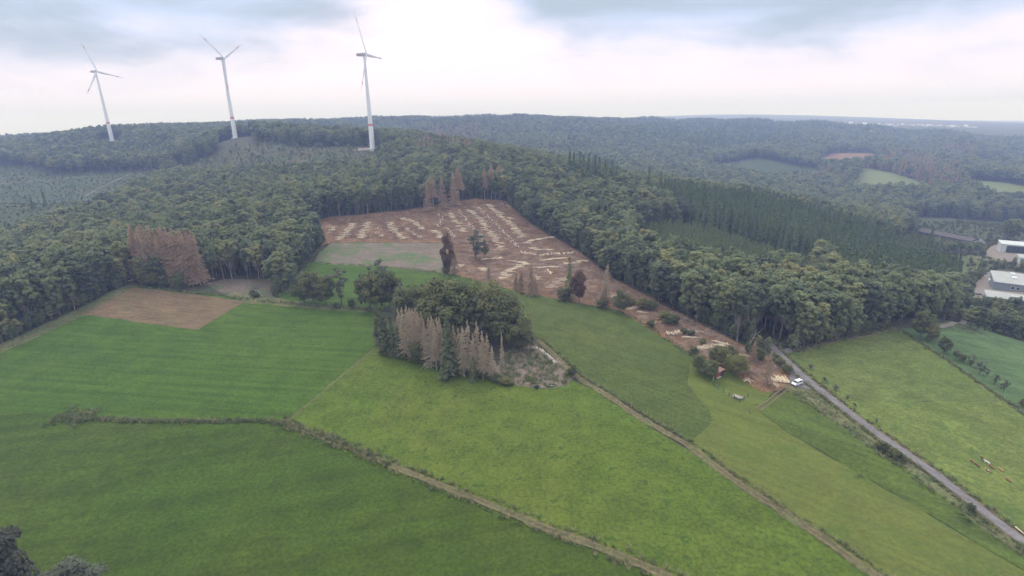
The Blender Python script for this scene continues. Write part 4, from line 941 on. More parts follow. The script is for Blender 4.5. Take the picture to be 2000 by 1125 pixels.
# ------------------------------------------------------------------ wind turbines
m_tw = plain('white turbine paint', (0.70, 0.71, 0.72), 0.5, 0.3); m_rd = plain('red marking paint', (0.60, 0.22, 0.18), 0.5, 0.3); m_gy = plain('grey nacelle', (0.42, 0.43, 0.45), 0.5, 0.3)
m_conc = plain('pale concrete', (0.55, 0.54, 0.52), 0.8, 0.2, var=0.08, scale=0.4)
def lathe(name, prof, mat, parent, seg=28, mats=None, midx=None):
    vs, fs, mi = [], [], []
    for z, r in prof:
        for k in range(seg): vs.append((r * math.cos(2 * math.pi * k / seg), r * math.sin(2 * math.pi * k / seg), z))
    for i in range(len(prof) - 1):
        for k in range(seg): fs.append((i * seg + k, i * seg + (k + 1) % seg, (i + 1) * seg + (k + 1) % seg, (i + 1) * seg + k))
    fs.append(tuple(range(seg))[::-1]); fs.append(tuple((len(prof) - 1) * seg + k for k in range(seg)))
    return mesh_obj(name, vs, fs, mat, parent, smooth=False)
def blade_mesh():
    vs, fs = [], []; secs = [(0.0, 1.1, 1.1), (1.5, 1.15, 1.0), (6, 2.0, 0.55), (12, 2.1, 0.42), (25, 1.5, 0.28), (40, 1.05, 0.18), (52, 0.7, 0.1), (59, 0.45, 0.06), (62, 0.12, 0.03)]
    for z, cw, th in secs:
        tw = R(14) * (1 - z / 62) ** 2
        for k in range(8):
            a = 2 * math.pi * k / 8; x = cw * math.cos(a) + (0.35 * cw if z > 3 else 0); y = th * math.sin(a)
            vs.append((x * math.cos(tw) - y * math.sin(tw), x * math.sin(tw) + y * math.cos(tw), z))
    for i in range(len(secs) - 1):
        for k in range(8): fs.append((i * 8 + k, i * 8 + (k + 1) % 8, (i + 1) * 8 + (k + 1) % 8, (i + 1) * 8 + k))
    fs.append(tuple((len(secs) - 1) * 8 + k for k in range(8)))
    me = as_mesh('blade', vs, fs, m_tw)
    return me
BLADE = blade_mesh()
bandv, bandf = [], []
for z, cw, th in ((44.0, 1.02, 0.20), (51.0, 0.80, 0.15)):
    for k in range(8):
        a = 2 * math.pi * k / 8; bandv.append((cw * math.cos(a) + 0.33 * cw, th * math.sin(a), z))
bandf = [(k, (k + 1) % 8, 8 + (k + 1) % 8, 8 + k) for k in range(8)]
BAND = as_mesh('red_band', bandv, bandf, m_rd)
def turbine(px_, py_, depth, hub_py, phase, label, sunk):
    x, y, _ = W(px_, py_, depth); z0 = h(x, y)
    zt = CAM_Z + ray(px_ - 16, hub_py)[2] * depth
    hh = zt - z0
    e = empty('wind_turbine', (x, y, z0)); tag(e, label, 'wind turbine', 'wind turbines')
    r = lambda t: 2.5 * (1 - t) ** 1.3 + 1.65
    prof = [(hh * t - (2 if t == 0 else 0), r(t)) for t in (0, .05, .1, .15, .2, .26)]
    tw = lathe('tower', prof + [(hh * t, r(t)) for t in (.35, .45, .55, .65, .75, .85, .95)] + [(hh - 2.0, 1.8)], m_tw, e)
    lathe('red_ring', [(hh * .25, r(.25) + .03), (hh * .278, r(.278) + .03)], m_rd, tw)
    lathe('plinth', [(-2, 7.0), (0.6, 7.0), (0.8, 6.6)], m_conc, e)
    # nacelle: axis along local X, nose and rotor on +X
    yaw = math.atan2(-0.17, 0.985)
    vs, fs = [], []
    prof = [(-11.5, 1.3, 1.7), (-11.2, 1.9, 2.1), (-6, 2.2, 2.4), (-1, 2.4, 2.6), (2.2, 2.2, 2.3), (2.8, 1.6, 1.7)]
    for xx, wy, wz in prof:
        for k in range(12):
            a = 2 * math.pi * k / 12; cxx = np.sign(math.cos(a)) * abs(math.cos(a)) ** .6; szz = np.sign(math.sin(a)) * abs(math.sin(a)) ** .6
            vs.append((xx, wy * cxx, wz * szz))
    for i in range(len(prof) - 1):
        for k in range(12): fs.append((i * 12 + k, i * 12 + (k + 1) % 12, (i + 1) * 12 + (k + 1) % 12, (i + 1) * 12 + k))
    fs.append(tuple(range(12))[::-1]); fs.append(tuple(60 + k for k in range(12)))
    na = mesh_obj('nacelle', vs, fs, m_gy, e); na.location = (0, 0, hh); na.rotation_euler = (0, 0, yaw)
    vs, fs = [], []; box(vs, fs, (-11.0, -2.30, -0.5), (-4.0, 2.30, 0.4)); mesh_obj('red_stripe', vs, fs, m_rd, na)
    vs, fs = [], []
    limb(vs, fs, [(2.8, 0, 0), (4.0, 0, 0), (5.4, 0, 0), (6.2, 0, 0)], [1.7, 2.1, 1.5, 0.3], 12)
    hb = mesh_obj('hub', vs, fs, m_tw, e); hb.location = (0, 0, hh); hb.rotation_euler = (0, 0, yaw)
    for k in range(3):
        a = phase + k * 2 * math.pi / 3
        bo = bpy.data.objects.new('blade', BLADE); COL.objects.link(bo); bo.parent = e
        # blade's own Z runs out along (e cos a + z sin a), in the rotor plane behind the yawed axis
        ev = Vector((0.17, 0.985, 0)); d = ev * math.cos(a) + Vector((0, 0, 1)) * math.sin(a); ax_ = Vector((0.985, -0.17, 0))
        xx = d.cross(ax_).normalized()
        mt = Matrix((xx, -ax_, d)).transposed().to_4x4()
        mt.translation = Vector((0, 0, hh)) + ax_ * 4.0
        bo.matrix_local = mt
        rb = bpy.data.objects.new('red_band', BAND); COL.objects.link(rb); rb.parent = bo
    return e
turbine(728, 291, 800, 113, R(0), 'nearest wind turbine, with a blade hanging along its tower', 0)
turbine(459, 264, 970, 119, R(28), 'middle wind turbine, its upper blades making a V', 0)
turbine(217, 266, 1130, 143, R(-8), 'farthest wind turbine near the left edge', 0)
p = P(703, 296)
t_ = empty('transformer_cabin', (p[0] + 18, p[1], h(p[0] + 18, p[1])), 0.3); tag(t_, 'small white cabin at the foot of the nearest turbine', 'cabin')
bx('wall', (-3, -2, -0.5), (3, 2, 2.8), m_tw, t_); bx('roof', (-3.3, -2.3, 2.81), (3.3, 2.3, 3.1), m_gy, t_); bx('door', (-0.7, -2.05, 0), (0.7, -2.004, 2.2), m_gy, t_)

# ------------------------------------------------------------------ logs
m_log = [plain('pale peeled log', (0.70, 0.60, 0.44), 0.9, 0.1, var=0.18, scale=2.0), plain('weathered log', (0.60, 0.50, 0.36), 0.9, 0.1, var=0.25, scale=2.0), plain('barky log', (0.46, 0.35, 0.24), 0.9, 0.1, var=0.3, scale=2.0)]
LOGM = []
for i in range(3):
    vs, fs = [], []; limb(vs, fs, [(-0.5, 0, 0), (0.0, 0.004 * i, 0), (0.5, 0, 0)], [1.0, 0.9, 0.78], 7); LOGM.append(as_mesh('log', [(v[0], v[1], v[2]) for v in vs], fs, m_log[i]))
LOGS = []                                        # x, y, z lift, heading, tilt, length, radius, label, group
def log_row(pts, n, mode, label, jit=1.6, ln=(3.4, 5.6), rad=(0.15, 0.25), layers=1):
    w = smooth_line(PP(pts), 1.0); n = int(n * 1.9)
    for i in range(n):
        q = w[min(int((i + random.random()) / n * len(w)), len(w) - 1)]
        a = random.gauss(0, 0.10) if mode == 'across' else random.gauss(math.pi / 2, 0.35) if mode == 'along' else random.gauss(mode, 0.12) if isinstance(mode, float) else random.uniform(0, math.pi)
        LOGS.append((q[0] + random.gauss(0, jit), q[1] + random.gauss(0, jit * 0.5), random.choice((0, 0, 1, 1, 2)) if layers > 1 else random.choice((0, 0, 0, 1)), a, random.gauss(0, 0.035), random.uniform(*ln), random.uniform(*rad), label))
def z6(x, y): return (620 + x / 3.704, 370 + y / 3.704)
def z4(x, y): return (1150 + x / 4.0, 560 + y / 4.0)
AC = 'pale log lying across the {} row of the felled ground'
for k_, (pts, n) in enumerate((([(85, 265), (105, 300)], 5), ([(255, 252), (215, 310), (165, 365)], 18), ([(365, 250), (335, 300), (310, 355)], 18), ([(520, 245), (560, 305), (620, 360)], 22), ([(630, 212), (700, 245), (770, 290)], 18), ([(845, 300), (905, 355)], 12), ([(965, 178), (1010, 240), (1060, 310)], 22), ([(1100, 150), (1170, 215), (1240, 300), (1300, 375), (1340, 440)], 44), ([(1235, 115), (1300, 170), (1380, 240), (1440, 305), (1490, 350)], 40))):
    log_row([z6(*q) for q in pts], n, 'across', AC.format(ORD[k_]))
AL = 'slanting log in the {} criss-cross row of the felled ground'
for k_, (pts, n) in enumerate((([(90, 320), (125, 275)], 4), ([(230, 300), (185, 350)], 9), ([(425, 280), (440, 310), (470, 345)], 9), ([(640, 280), (700, 325), (760, 350)], 12), ([(880, 180), (895, 230), (860, 270)], 10), ([(935, 280), (985, 345)], 10), ([(1025, 155), (1065, 210), (1125, 290)], 18), ([(1160, 135), (1260, 225), (1320, 280), (1385, 350), (1450, 420)], 34), ([(1185, 330), (1200, 400)], 7), ([(1330, 105), (1400, 140)], 6), ([(1385, 210), (1410, 215)], 4))):
    log_row([z6(*q) for q in pts], n, 'along', AL.format(ORD[k_]), jit=1.2)
for lab, pts, n, mode in (('pale log in the bent row below the long rows', [(1510, 390), (1600, 362), (1690, 350)], 18, 'across'), ('pale log in the straggling row above the machine track', [(1550, 425), (1610, 440), (1680, 440)], 10, 'across'),
                          ('log in the heap at the machine track crossing', [(1480, 455), (1560, 475)], 9, 'any'), ('log on the long stack beside the upper wood', [(1610, 480), (1700, 470), (1850, 462)], 20, 'along'), ('long log below the stack beside the upper wood', [(1640, 515), (1790, 498)], 9, 0.12),
                          ('log scattered below the wood corner', [(1800, 540), (1860, 535), (1925, 520)], 13, 'any'), ('log in the cross shaped heap under the track', [(1580, 570), (1720, 566)], 8, 'across'), ('upright lying log in the cross shaped heap', [(1660, 590), (1690, 610)], 6, 'along'), ('log near the cross shaped heap', [(1560, 625), (1590, 660)], 7, 'across'),
                          ('log in the curved row near the crop field', [(1340, 655), (1385, 595), (1430, 570), (1530, 540)], 24, 'across'), ('log in the row beside the green larch', [(1690, 720), (1730, 690), (1780, 650)], 12, 'across'), ('stray log near the bushy standing tree', [(1190, 510), (1330, 495)], 8, 'any'), ('stray log near the replanted plot', [(1180, 570), (1210, 595)], 5, 'across'), ('stray log by the narrow rust tree', [(980, 575), (1050, 550)], 5, 'across'), ('log by the machine track', [(1410, 520), (1540, 545)], 7, 'across')):
    log_row([z6(*q) for q in pts], n, mode, lab, jit=1.3)
for lab, pts, n, mode in (('log in the topmost heap of the narrow strip', [(165, 85), (260, 65)], 9, 'any'), ('log in the heap behind the dark bush of the strip', [(300, 185), (390, 160)], 12, 'across'), ('log below the heap behind the dark bush', [(400, 208), (440, 212)], 4, 0.1), ('log beside the green brash heap', [(480, 290), (510, 285)], 4, 'any'), ('log under the green brash heap', [(560, 255), (650, 298)], 7, 0.0),
                          ('log in the middle heap of the narrow strip', [(625, 375), (720, 360)], 14, 'along'), ('long log beside the middle heap of the strip', [(740, 345), (860, 365)], 6, -0.25), ('stray log below the middle heap', [(760, 405), (840, 405)], 6, 'across'), ('log in the big heap above the red shed', [(860, 490), (960, 468), (1070, 462)], 26, 'any'), ('log on the upper end of the heap above the shed', [(1000, 440), (1060, 465)], 9, -0.6), ('stray log in the brash above the van', [(1160, 545), (1220, 550)], 5, -0.3), ('pale log beside the shed garden', [(1235, 735), (1250, 745)], 4, 'any')):
    log_row([z4(*q) for q in pts], n, mode, lab, jit=0.8, rad=(0.13, 0.19), ln=(2.8, 4.4), layers=2)
a0, a1 = P(1492, 741), P(1507, 757); hd = math.atan2(a1[1] - a0[1], a1[0] - a0[0])
log_row([(1500, 748), (1512, 752)], 8, hd, 'long log at the low end of the pile beside the van', jit=0.7, rad=(0.13, 0.2), ln=(4.6, 6.0))
log_row([(1506, 742), (1520, 744), (1535, 745)], 34, hd + 0.1, 'log in the pile beside the white van', jit=0.9, rad=(0.13, 0.2), ln=(3.0, 4.2), layers=2)
order = sorted(range(len(LOGS)), key=lambda i: LOGS[i][0] ** 2 + LOGS[i][1] ** 2)
print('logs', len(LOGS))
rest_v, rest_f = [], []
for n, i in enumerate(order):
    x, y, lay, a, tl, ln, rd, lab = LOGS[i]
    z = h(x, y) + 0.35 + rd * (0.8 + 1.7 * lay)
    if n < 300:
        o = bpy.data.objects.new('log', LOGM[i % 3]); COL.objects.link(o)
        o.location = (x, y, z); o.rotation_euler = (0, tl + (0.05 * lay), a); o.scale = (ln, rd, rd)
        tag(o, lab, 'log', 'felled logs')
    else:
        d = np.array([math.cos(a), math.sin(a), tl]) * ln / 2; c_ = np.array([x, y, z]); limb(rest_v, rest_f, [c_ - d, c_ + d], [rd, rd * 0.8], 6)
if rest_v:
    o = mesh_obj('log_rows', rest_v, rest_f, m_log[0]); tag(o, 'farther rows of pale felled logs up the felled slope', None, None, 'stuff')
p = P(1990, 1040); o = bpy.data.objects.new('log', LOGM[0]); COL.objects.link(o); q0, q1 = P(1984, 1034), P(1996, 1044)
o.location = (p[0], p[1], p[2] + .75); o.rotation_euler = (0, 0, math.atan2(q1[1] - q0[1], q1[0] - q0[0])); o.scale = (2.4, .16, .16); tag(o, 'single yellow peeled log beside the lane at the lower right edge', 'log', 'felled logs')
# leaning bare trunk at the wood edge
p = P(1457, 684); e = empty('leaning_trunk', p); tag(e, 'bare forked dead trunk leaning out of the wood above the strip', 'dead tree')
vs, fs = [], []; limb(vs, fs, [(0, 0, -.3), (1.8, .3, 3.6), (3.4, .5, 7.2), (3.9, .7, 10.0)], [.24, .19, .13, .04]); mesh_obj('trunk', vs, fs, MAT['bark_pale'], e)
vs, fs = [], []; limb(vs, fs, [(3.3, .5, 7.0), (5.2, .5, 8.6), (6.6, .6, 10.6)], [.12, .08, .03]); mesh_obj('branch', vs, fs, MAT['bark_pale'], e)
vs, fs = [], []; limb(vs, fs, [(2.6, .4, 5.4), (4.6, .2, 6.4), (6.0, .3, 7.6)], [.08, .05, .02]); mesh_obj('branch', vs, fs, MAT['bark_pale'], e)
# stacked firewood beside the copse
fw = smooth_line(PP([(1041, 680), (1052, 684), (1062, 691), (1074, 701), (1085, 712)]), 0.55)
m_fw = plain('pale split firewood', (0.62, 0.56, 0.50), 0.9, 0.1, var=0.25, scale=2.5); m_fwd = plain('brown firewood bark', (0.32, 0.24, 0.19), 0.9, 0.1, var=0.3, scale=2.5)
e = empty('firewood_stack', (fw[0][0], fw[0][1], h(*fw[0]))); tag(e, 'long low stack of pale firewood beside the scrub and field track', 'firewood')
va, fa, vb, fb = [], [], [], []
for i, q in enumerate(fw[:-1]):
    d = fw[i + 1] - q; nn = np.array([-d[1], d[0]]) / max(np.linalg.norm(d), 1e-6)
    if 3 < i < 6: continue
    for k_ in range(7):
        c_ = np.array([q[0], q[1]]) + nn * random.uniform(-.45, .45) + d * random.random(); zz = h(*c_) + .18 + random.uniform(.1, 1.0)
        s3 = np.array([*(nn * .35 + d * random.uniform(-.3, .3)), random.uniform(-.12, .12)]); c3 = np.array([*c_, zz]) - np.array([fw[0][0], fw[0][1], h(*fw[0])])
        limb(*((va, fa) if random.random() < .75 else (vb, fb)), [c3 - s3, c3 + s3], [random.uniform(.13, .2)] * 2, 5)
for nm, v_, f_, m_ in (('split_wood', va, fa, m_fw), ('bark_wood', vb, fb, m_fwd)): mesh_obj(nm, v_, f_, m_, e)['kind'] = 'stuff'

# ------------------------------------------------------------------ vehicles
m_white = plain('white car paint', (0.80, 0.80, 0.80), 0.3, 0.5); m_glass = plain('dark tinted glass', (0.03, 0.035, 0.045), 0.12, 0.6); m_tyre = plain('tyre rubber', (0.03, 0.03, 0.03), 0.85); m_rim = plain('wheel rim', (0.45, 0.45, 0.46), 0.4, 0.5, 0.6)
m_blk = plain('black plastic', (0.035, 0.035, 0.04), 0.6); m_lamp = plain('clear lamp', (0.75, 0.76, 0.78), 0.15, 0.6); m_redlamp = plain('red lamp', (0.45, 0.03, 0.03), 0.25, 0.5); m_dark = plain('dark grey car paint', (0.06, 0.065, 0.075), 0.3, 0.5); m_silver = plain('silver car paint', (0.5, 0.51, 0.53), 0.3, 0.5, 0.3)
def vehicle(name, loc, rz, prof, win, wid, roofw, wheels, label, paint, cat, shield, back=None):
    """prof: side outline (x, z) with the nose at +X; win: side panes; shield: windscreen edge from low to high"""
    e = empty(name, loc, rz); tag(e, label, cat)
    zmid, ztop = max(z for x, z in prof) * 0.52, max(z for x, z in prof)
    hw = lambda z: wid if z < zmid else wid + (roofw - wid) * (z - zmid) / (ztop - zmid)
    bm = bmesh.new(); L_, R_ = [], []
    for x, z in prof:
        nose = 0.90 if x > max(q[0] for q in prof) - 0.35 else 1.0
        L_.append(bm.verts.new((x, hw(z) * nose, z))); R_.append(bm.verts.new((x, -hw(z) * nose, z)))
    n = len(prof)
    for i in range(n): bm.faces.new((L_[i], L_[(i + 1) % n], R_[(i + 1) % n], R_[i]))
    fa_ = bm.faces.new(L_[::-1]); fb_ = bm.faces.new(R_)
    bmesh.ops.triangulate(bm, faces=[fa_, fb_], ngon_method='EAR_CLIP')
    bmesh.ops.recalc_face_normals(bm, faces=bm.faces[:])
    me = bpy.data.meshes.new('body'); bm.to_mesh(me); bm.free(); me.materials.append(paint)
    b_ = bpy.data.objects.new('body', me); COL.objects.link(b_); b_.parent = e
    md = b_.modifiers.new('bevel', 'BEVEL'); md.width = 0.06; md.segments = 2; md.limit_method = 'ANGLE'; md.angle_limit = R(25)
    for s in (1, -1):
        for w_ in win:
            vs = [(x, s * (hw(z) + 0.012), z) for x, z in w_]; mesh_obj('side_window', vs, [tuple(range(len(vs)))[::s]], m_glass, e)
    for nm, sh in (('windscreen', shield), ('rear_window', back)):
        if sh:
            (x0, z0), (x1, z1) = sh; s_ = 1 if nm == 'windscreen' else -1
            nx, nz = (z1 - z0), -(x1 - x0); l_ = math.hypot(nx, nz); nx, nz = nx / l_ * 0.015, nz / l_ * 0.015
            if nx * s_ < 0: nx, nz = -nx, -nz
            vs = [(x0 + nx, hw(z0) * .9, z0 + nz), (x0 + nx, -hw(z0) * .9, z0 + nz), (x1 + nx, -hw(z1) * .88, z1 + nz), (x1 + nx, hw(z1) * .88, z1 + nz)]
            mesh_obj(nm, vs, [(0, 1, 2, 3) if s_ < 0 else (3, 2, 1, 0)], m_glass, e)
    for wx in wheels:
        for s in (1, -1):
            vs, fs = [], []; limb(vs, fs, [(wx, s * (wid - .20), .33), (wx, s * (wid + .02), .33)], [.33, .33], 16); wo_ = mesh_obj('wheel', vs, fs, m_tyre, e)
            vs, fs = [], []; limb(vs, fs, [(wx, s * (wid + .021), .33), (wx, s * (wid + .035), .33)], [.2, .18], 12); mesh_obj('rim', vs, fs, m_rim, wo_)
    xn = max(q[0] for q in prof); xr = min(q[0] for q in prof)
    bx('front_bumper', (xn - .12, -wid * .86, .25), (xn + .05, wid * .86, .52), m_blk, e); bx('rear_bumper', (xr - .05, -wid * .9, .25), (xr + .1, wid * .9, .5), m_blk, e)
    for s in (1, -1):
        bx('headlight', (xn - .2, s * wid * .62 - .16, .62), (xn + .02, s * wid * .62 + .16, .80), m_lamp, e); bx('rear_lamp', (xr - .02, s * wid * .88 - .07, .75), (xr + .05, s * wid * .88 + .07, 1.25), m_redlamp, e)
        bx('mirror', (shield[0][0] - .35, s * (wid + .13) - .08, 1.0 * zmid), (shield[0][0] - .2, s * (wid + .13) + .08, zmid + .2), m_blk, e)
    return e
VAN = [(2.35, .32), (2.42, .60), (2.32, .86), (1.55, 1.08), (0.75, 1.76), (0.45, 1.86), (-1.9, 1.90), (-2.15, 1.82), (-2.35, 1.05), (-2.4, .35), (-1.98, .33), (-1.9, .62), (-1.6, .74), (-1.3, .62), (-1.22, .33), (1.0, .33), (1.08, .62), (1.4, .74), (1.7, .62), (1.78, .32)]
pv0, pv1 = P(1566, 749), P(1546, 755)
vdir = math.atan2(pv1[1] - pv0[1], pv1[0] - pv0[0])
vp = ((pv0[0] + pv1[0]) / 2, (pv0[1] + pv1[1]) / 2)
vehicle('parked_van', (vp[0], vp[1], h(*vp) + 0.27), vdir, VAN, [[(1.25, 1.14), (0.62, 1.68), (0.25, 1.68), (0.25, 1.14)], [(0.0, 1.14), (0.0, 1.68), (-1.9, 1.68), (-2.05, 1.14)]], 0.92, 0.76, (1.4, -1.6), 'white van with dark side windows parked where the lane meets the felled strip', m_white, 'van', ((1.50, 1.12), (0.80, 1.72)), ((-2.33, 1.15), (-2.18, 1.75)))
CARP = [(2.1, .3), (2.15, .55), (2.0, .72), (1.1, .88), (0.35, 1.38), (-1.0, 1.42), (-1.75, 1.0), (-2.05, .9), (-2.1, .35), (-1.7, .32), (-1.6, .58), (-1.3, .66), (-1.0, .58), (-.92, .32), (.95, .32), (1.03, .58), (1.33, .66), (1.63, .58), (1.7, .3)]
CARW = [[(0.95, .92), (0.35, 1.30), (-0.2, 1.32), (-0.2, .92)], [(-0.3, .92), (-0.3, 1.32), (-0.95, 1.33), (-1.5, .96)]]
for i, (a_, b_, ang, mt, lab) in enumerate(((1915, 541, 0.1, m_silver, 'silver car parked at the top of the factory yard'), (1898, 586, 0.5, m_white, 'white car in front of the crates in the factory yard'), (1906, 588, 0.5, m_white, 'white car nearest the lower hall in the factory yard'), (1889, 571, 0.0, m_dark, 'dark car at the left end of the factory yard'), (1911, 578, 0.2, m_dark, 'dark car by the end wall of the lower hall'), (1922, 537, 0.1, m_dark, 'dark car behind the upper factory hall'))):
    q = P(a_, b_); vehicle('parked_car', (q[0], q[1], q[2] + 0.75), ang, CARP, CARW, .88, .68, (1.33, -1.3), lab, mt, 'car', ((1.08, .92), (0.42, 1.34)), ((-1.72, 1.04), (-1.08, 1.38)))
# px, py of the near left corner, heading, length, depth, height
HALLS = [(1922, 598, -0.66, 60, 13, 6.0), (1938, 567, -0.66, 60, 34, 6.5), (1952, 494, -0.60, 34, 18, 8.0), (1990, 518, -0.60, 30, 14, 6.0), (1800, 640, 1905, 585)]
# ------------------------------------------------------------------ shed garden
m_redwood = plain('weathered red boards', (0.27, 0.115, 0.095), 0.9, 0.1, var=0.2, scale=2.0); m_roofb = plain('brown roofing felt', (0.30, 0.185, 0.145), 0.9, 0.1, var=0.15, scale=1.2); m_zinc = plain('zinc sheet', (0.52, 0.57, 0.62), 0.4, 0.4, 0.2); m_door = plain('dark door boards', (0.085, 0.06, 0.065), 0.9); m_post = plain('dark green fence post', (0.045, 0.065, 0.055), 0.7); m_wire = plain('galvanised wire', (0.25, 0.28, 0.27), 0.5, 0.4, 0.5); m_oldwood = plain('grey weathered wood', (0.32, 0.27, 0.25), 0.9, 0.1, var=0.2, scale=3.0); m_palewood = plain('pale wood', (0.58, 0.55, 0.50), 0.85, 0.1, var=0.12, scale=3.0)
A, B = np.array(P(1398, 739)[:2]), np.array(P(1413.5, 732)[:2])
fr = B - A; wF = float(np.linalg.norm(fr)); ang = math.atan2(fr[1], fr[0])
e = empty('garden_shed', (A[0], A[1], h(*A) + 0.1), ang); tag(e, 'red boarded shed with a brown felt roof behind round bushes', 'shed')
Ls = 8.2
vs = [(0, 0, -.4), (wF, 0, -.4), (wF, Ls, -.4), (0, Ls, -.4), (0, 0, 2.05), (wF, 0, 2.3), (wF, Ls, 2.3), (0, Ls, 2.05)]
wl = mesh_obj('wall', vs, [(0, 1, 5, 4), (1, 2, 6, 5), (2, 3, 7, 6), (3, 0, 4, 7), (3, 2, 1, 0), (4, 5, 6, 7)], m_redwood, e)
nb = 14
for i in range(nb):
    x0 = wF * i / nb
    if 0.55 < (i + .5) / nb < 0.95: continue
    bx('board', (x0 + .015, -.03, 0), (x0 + wF / nb - .015, -.003, 2.0), m_redwood, wl)
vs = [(-.3, -.35, 2.06), (wF + .3, -.35, 2.34), (wF + .3, Ls * .8, 2.34), (-.3, Ls * .8, 2.06), (-.3, -.35, 2.18), (wF + .3, -.35, 2.46), (wF + .3, Ls * .8, 2.46), (-.3, Ls * .8, 2.18)]
BF = [(3, 2, 1, 0), (4, 5, 6, 7), (0, 1, 5, 4), (1, 2, 6, 5), (2, 3, 7, 6), (3, 0, 4, 7)]
rf = mesh_obj('roof', vs, BF, m_roofb, e)
vs = [(-.35, Ls * .8 + .01, 2.08), (wF + .35, Ls * .8 + .01, 2.36), (wF + .35, Ls + .4, 2.36), (-.35, Ls + .4, 2.08), (-.35, Ls * .8 + .01, 2.2), (wF + .35, Ls * .8 + .01, 2.48), (wF + .35, Ls + .4, 2.48), (-.35, Ls + .4, 2.2)]
mesh_obj('metal_sheet', vs, BF, m_zinc, e)
bx('batten', (wF * .1, Ls * .35, 2.24), (wF * .55, Ls * .35 + .18, 2.36), m_palewood, rf)
dr = bx('door', (wF * .56, -.06, 0), (wF * .94, -.004, 1.95), m_door, e); bx('handle', (wF * .60, -.1, .95), (wF * .63, -.061, 1.1), m_zinc, dr)
bx('doorstep', (wF * .05, -.75, -.2), (wF * .5, -.15, .12), m_palewood, e)
p = A + fr / wF * (wF * .4); q = (A[0] + math.sin(ang) * .9 + math.cos(ang) * wF * .35, A[1] - math.cos(ang) * .9 + math.sin(ang) * wF * .35)
# fence around the garden corner
FP = PP([(1393.3, 754.6), (1403.3, 760.3), (1412.8, 767.4), (1423.6, 773.8), (1433.6, 779.5), (1444.6, 785.9), (1452.8, 782.0), (1460.2, 778.0)])
o0 = FP[0]; e = empty('wire_fence', o0); tag(e, 'dark green wire fence around the picnic table corner', 'fence')
loc = [np.array(p) - np.array(o0) for p in FP]
for p in loc: tube('post', p + (0, 0, -.3), p + (0, 0, 1.8), .11, .10, m_post, e, 8)
tube('strut', loc[0] + (0, 0, 1.3), loc[0] + (loc[1] - loc[0]) * .7 + (0, 0, .05), .05, .05, m_post, e, 6)
for zz in (.25, .6, .95, 1.3, 1.62):
    for i in range(len(loc) - 1): tube('wire', loc[i] + (0, 0, zz), loc[i + 1] + (0, 0, zz), .014, .014, m_wire, e, 4)
for n_, w_ in ((0, 'tall grey gate post by the shed end of the wire fence'),):
    p = P(1392.6, 745); g_ = empty('gate_post', p); tag(g_, w_, 'post'); tube('pole', (0, 0, -.3), (0, 0, 2.4), .09, .08, m_zinc, g_, 8); bx('cap', (-.11, -.11, 2.4), (.11, .11, 2.46), m_zinc, g_)
# table
p = P(1440, 778); e = empty('picnic_table', p, math.atan2(*(np.array(P(1447, 778)[:2]) - np.array(P(1434, 773)[:2]))[::-1])); tag(e, 'grey weathered wooden table with pale legs inside the wire fence', 'table')
for i in range(6): bx('plank', (-1.6, -.95 + i * .32, .78), (1.6, -.95 + i * .32 + .30, .84), m_oldwood, e)
for sx in (-1, 1):
    for sy in (-1, 1): bx('leg', (sx * 1.3 - .07, sy * .75 - .07, -.1), (sx * 1.3 + .07, sy * .75 + .07, .779), m_palewood, e)
bx('apron', (-1.5, -.86, .60), (1.5, -.80, .778), m_palewood, e); bx('apron', (-1.5, .80, .60), (1.5, .86, .778), m_palewood, e)

# ------------------------------------------------------------------ person, cattle
def skinned(name, joints, edges, sub=2, mat=None):
    """one continuous body grown round a jointed skeleton"""
    me = bpy.data.meshes.new(name); me.from_pydata([j[:3] for j in joints], edges, [])
    o = bpy.data.objects.new(name, me); COL.objects.link(o)
    o.modifiers.new('skin', 'SKIN'); s = o.modifiers.new('sub', 'SUBSURF'); s.levels = sub; s.render_levels = sub
    for i, v in enumerate(me.skin_vertices[0].data):
        r = joints[i][3]; v.radius = r if isinstance(r, tuple) else (r, r); v.use_root = (i == 0)
    dg = bpy.context.evaluated_depsgraph_get(); dg.update()
    m2 = bpy.data.meshes.new_from_object(o.evaluated_get(dg)); bpy.data.objects.remove(o)
    m2.materials.clear()
    if mat: m2.materials.append(mat)
    m2.polygons.foreach_set('use_smooth', np.ones(len(m2.polygons), bool)); m2.name = name
    return m2
m_skin = plain('skin', (0.52, 0.33, 0.25), 0.6); m_navy = plain('navy jacket', (0.030, 0.032, 0.060), 0.9); m_trous = plain('grey green trousers', (0.30, 0.33, 0.30), 0.9); m_hair = plain('dark hair', (0.04, 0.03, 0.025), 0.8); m_boot = plain('dark boots', (0.03, 0.03, 0.03), 0.8)
# walking and bending forward, facing -X
J = [(0, 0, .92, .13), (-.06, 0, 1.08, .13), (-.17, 0, 1.27, .15), (-.27, 0, 1.43, .10), (-.33, 0, 1.52, .055), (-.38, 0, 1.60, .085), (-.42, 0, 1.70, .10),
     (.0, .10, .88, .095), (-.16, .11, .50, .065), (-.10, .11, .09, .045), (-.27, .12, .04, .04), (.0, -.10, .88, .095), (.10, -.11, .48, .065), (.30, -.11, .12, .045), (.16, -.12, .04, .04),
     (-.26, .19, 1.38, .065), (-.30, .27, 1.10, .05), (-.50, .25, .90, .038), (-.26, -.19, 1.38, .065), (-.16, -.27, 1.12, .05), (-.30, -.27, .88, .038)]
E = [(0, 1), (1, 2), (2, 3), (3, 4), (4, 5), (5, 6), (0, 7), (7, 8), (8, 9), (9, 10), (0, 11), (11, 12), (12, 13), (13, 14), (3, 15), (15, 16), (16, 17), (3, 18), (18, 19), (19, 20)]
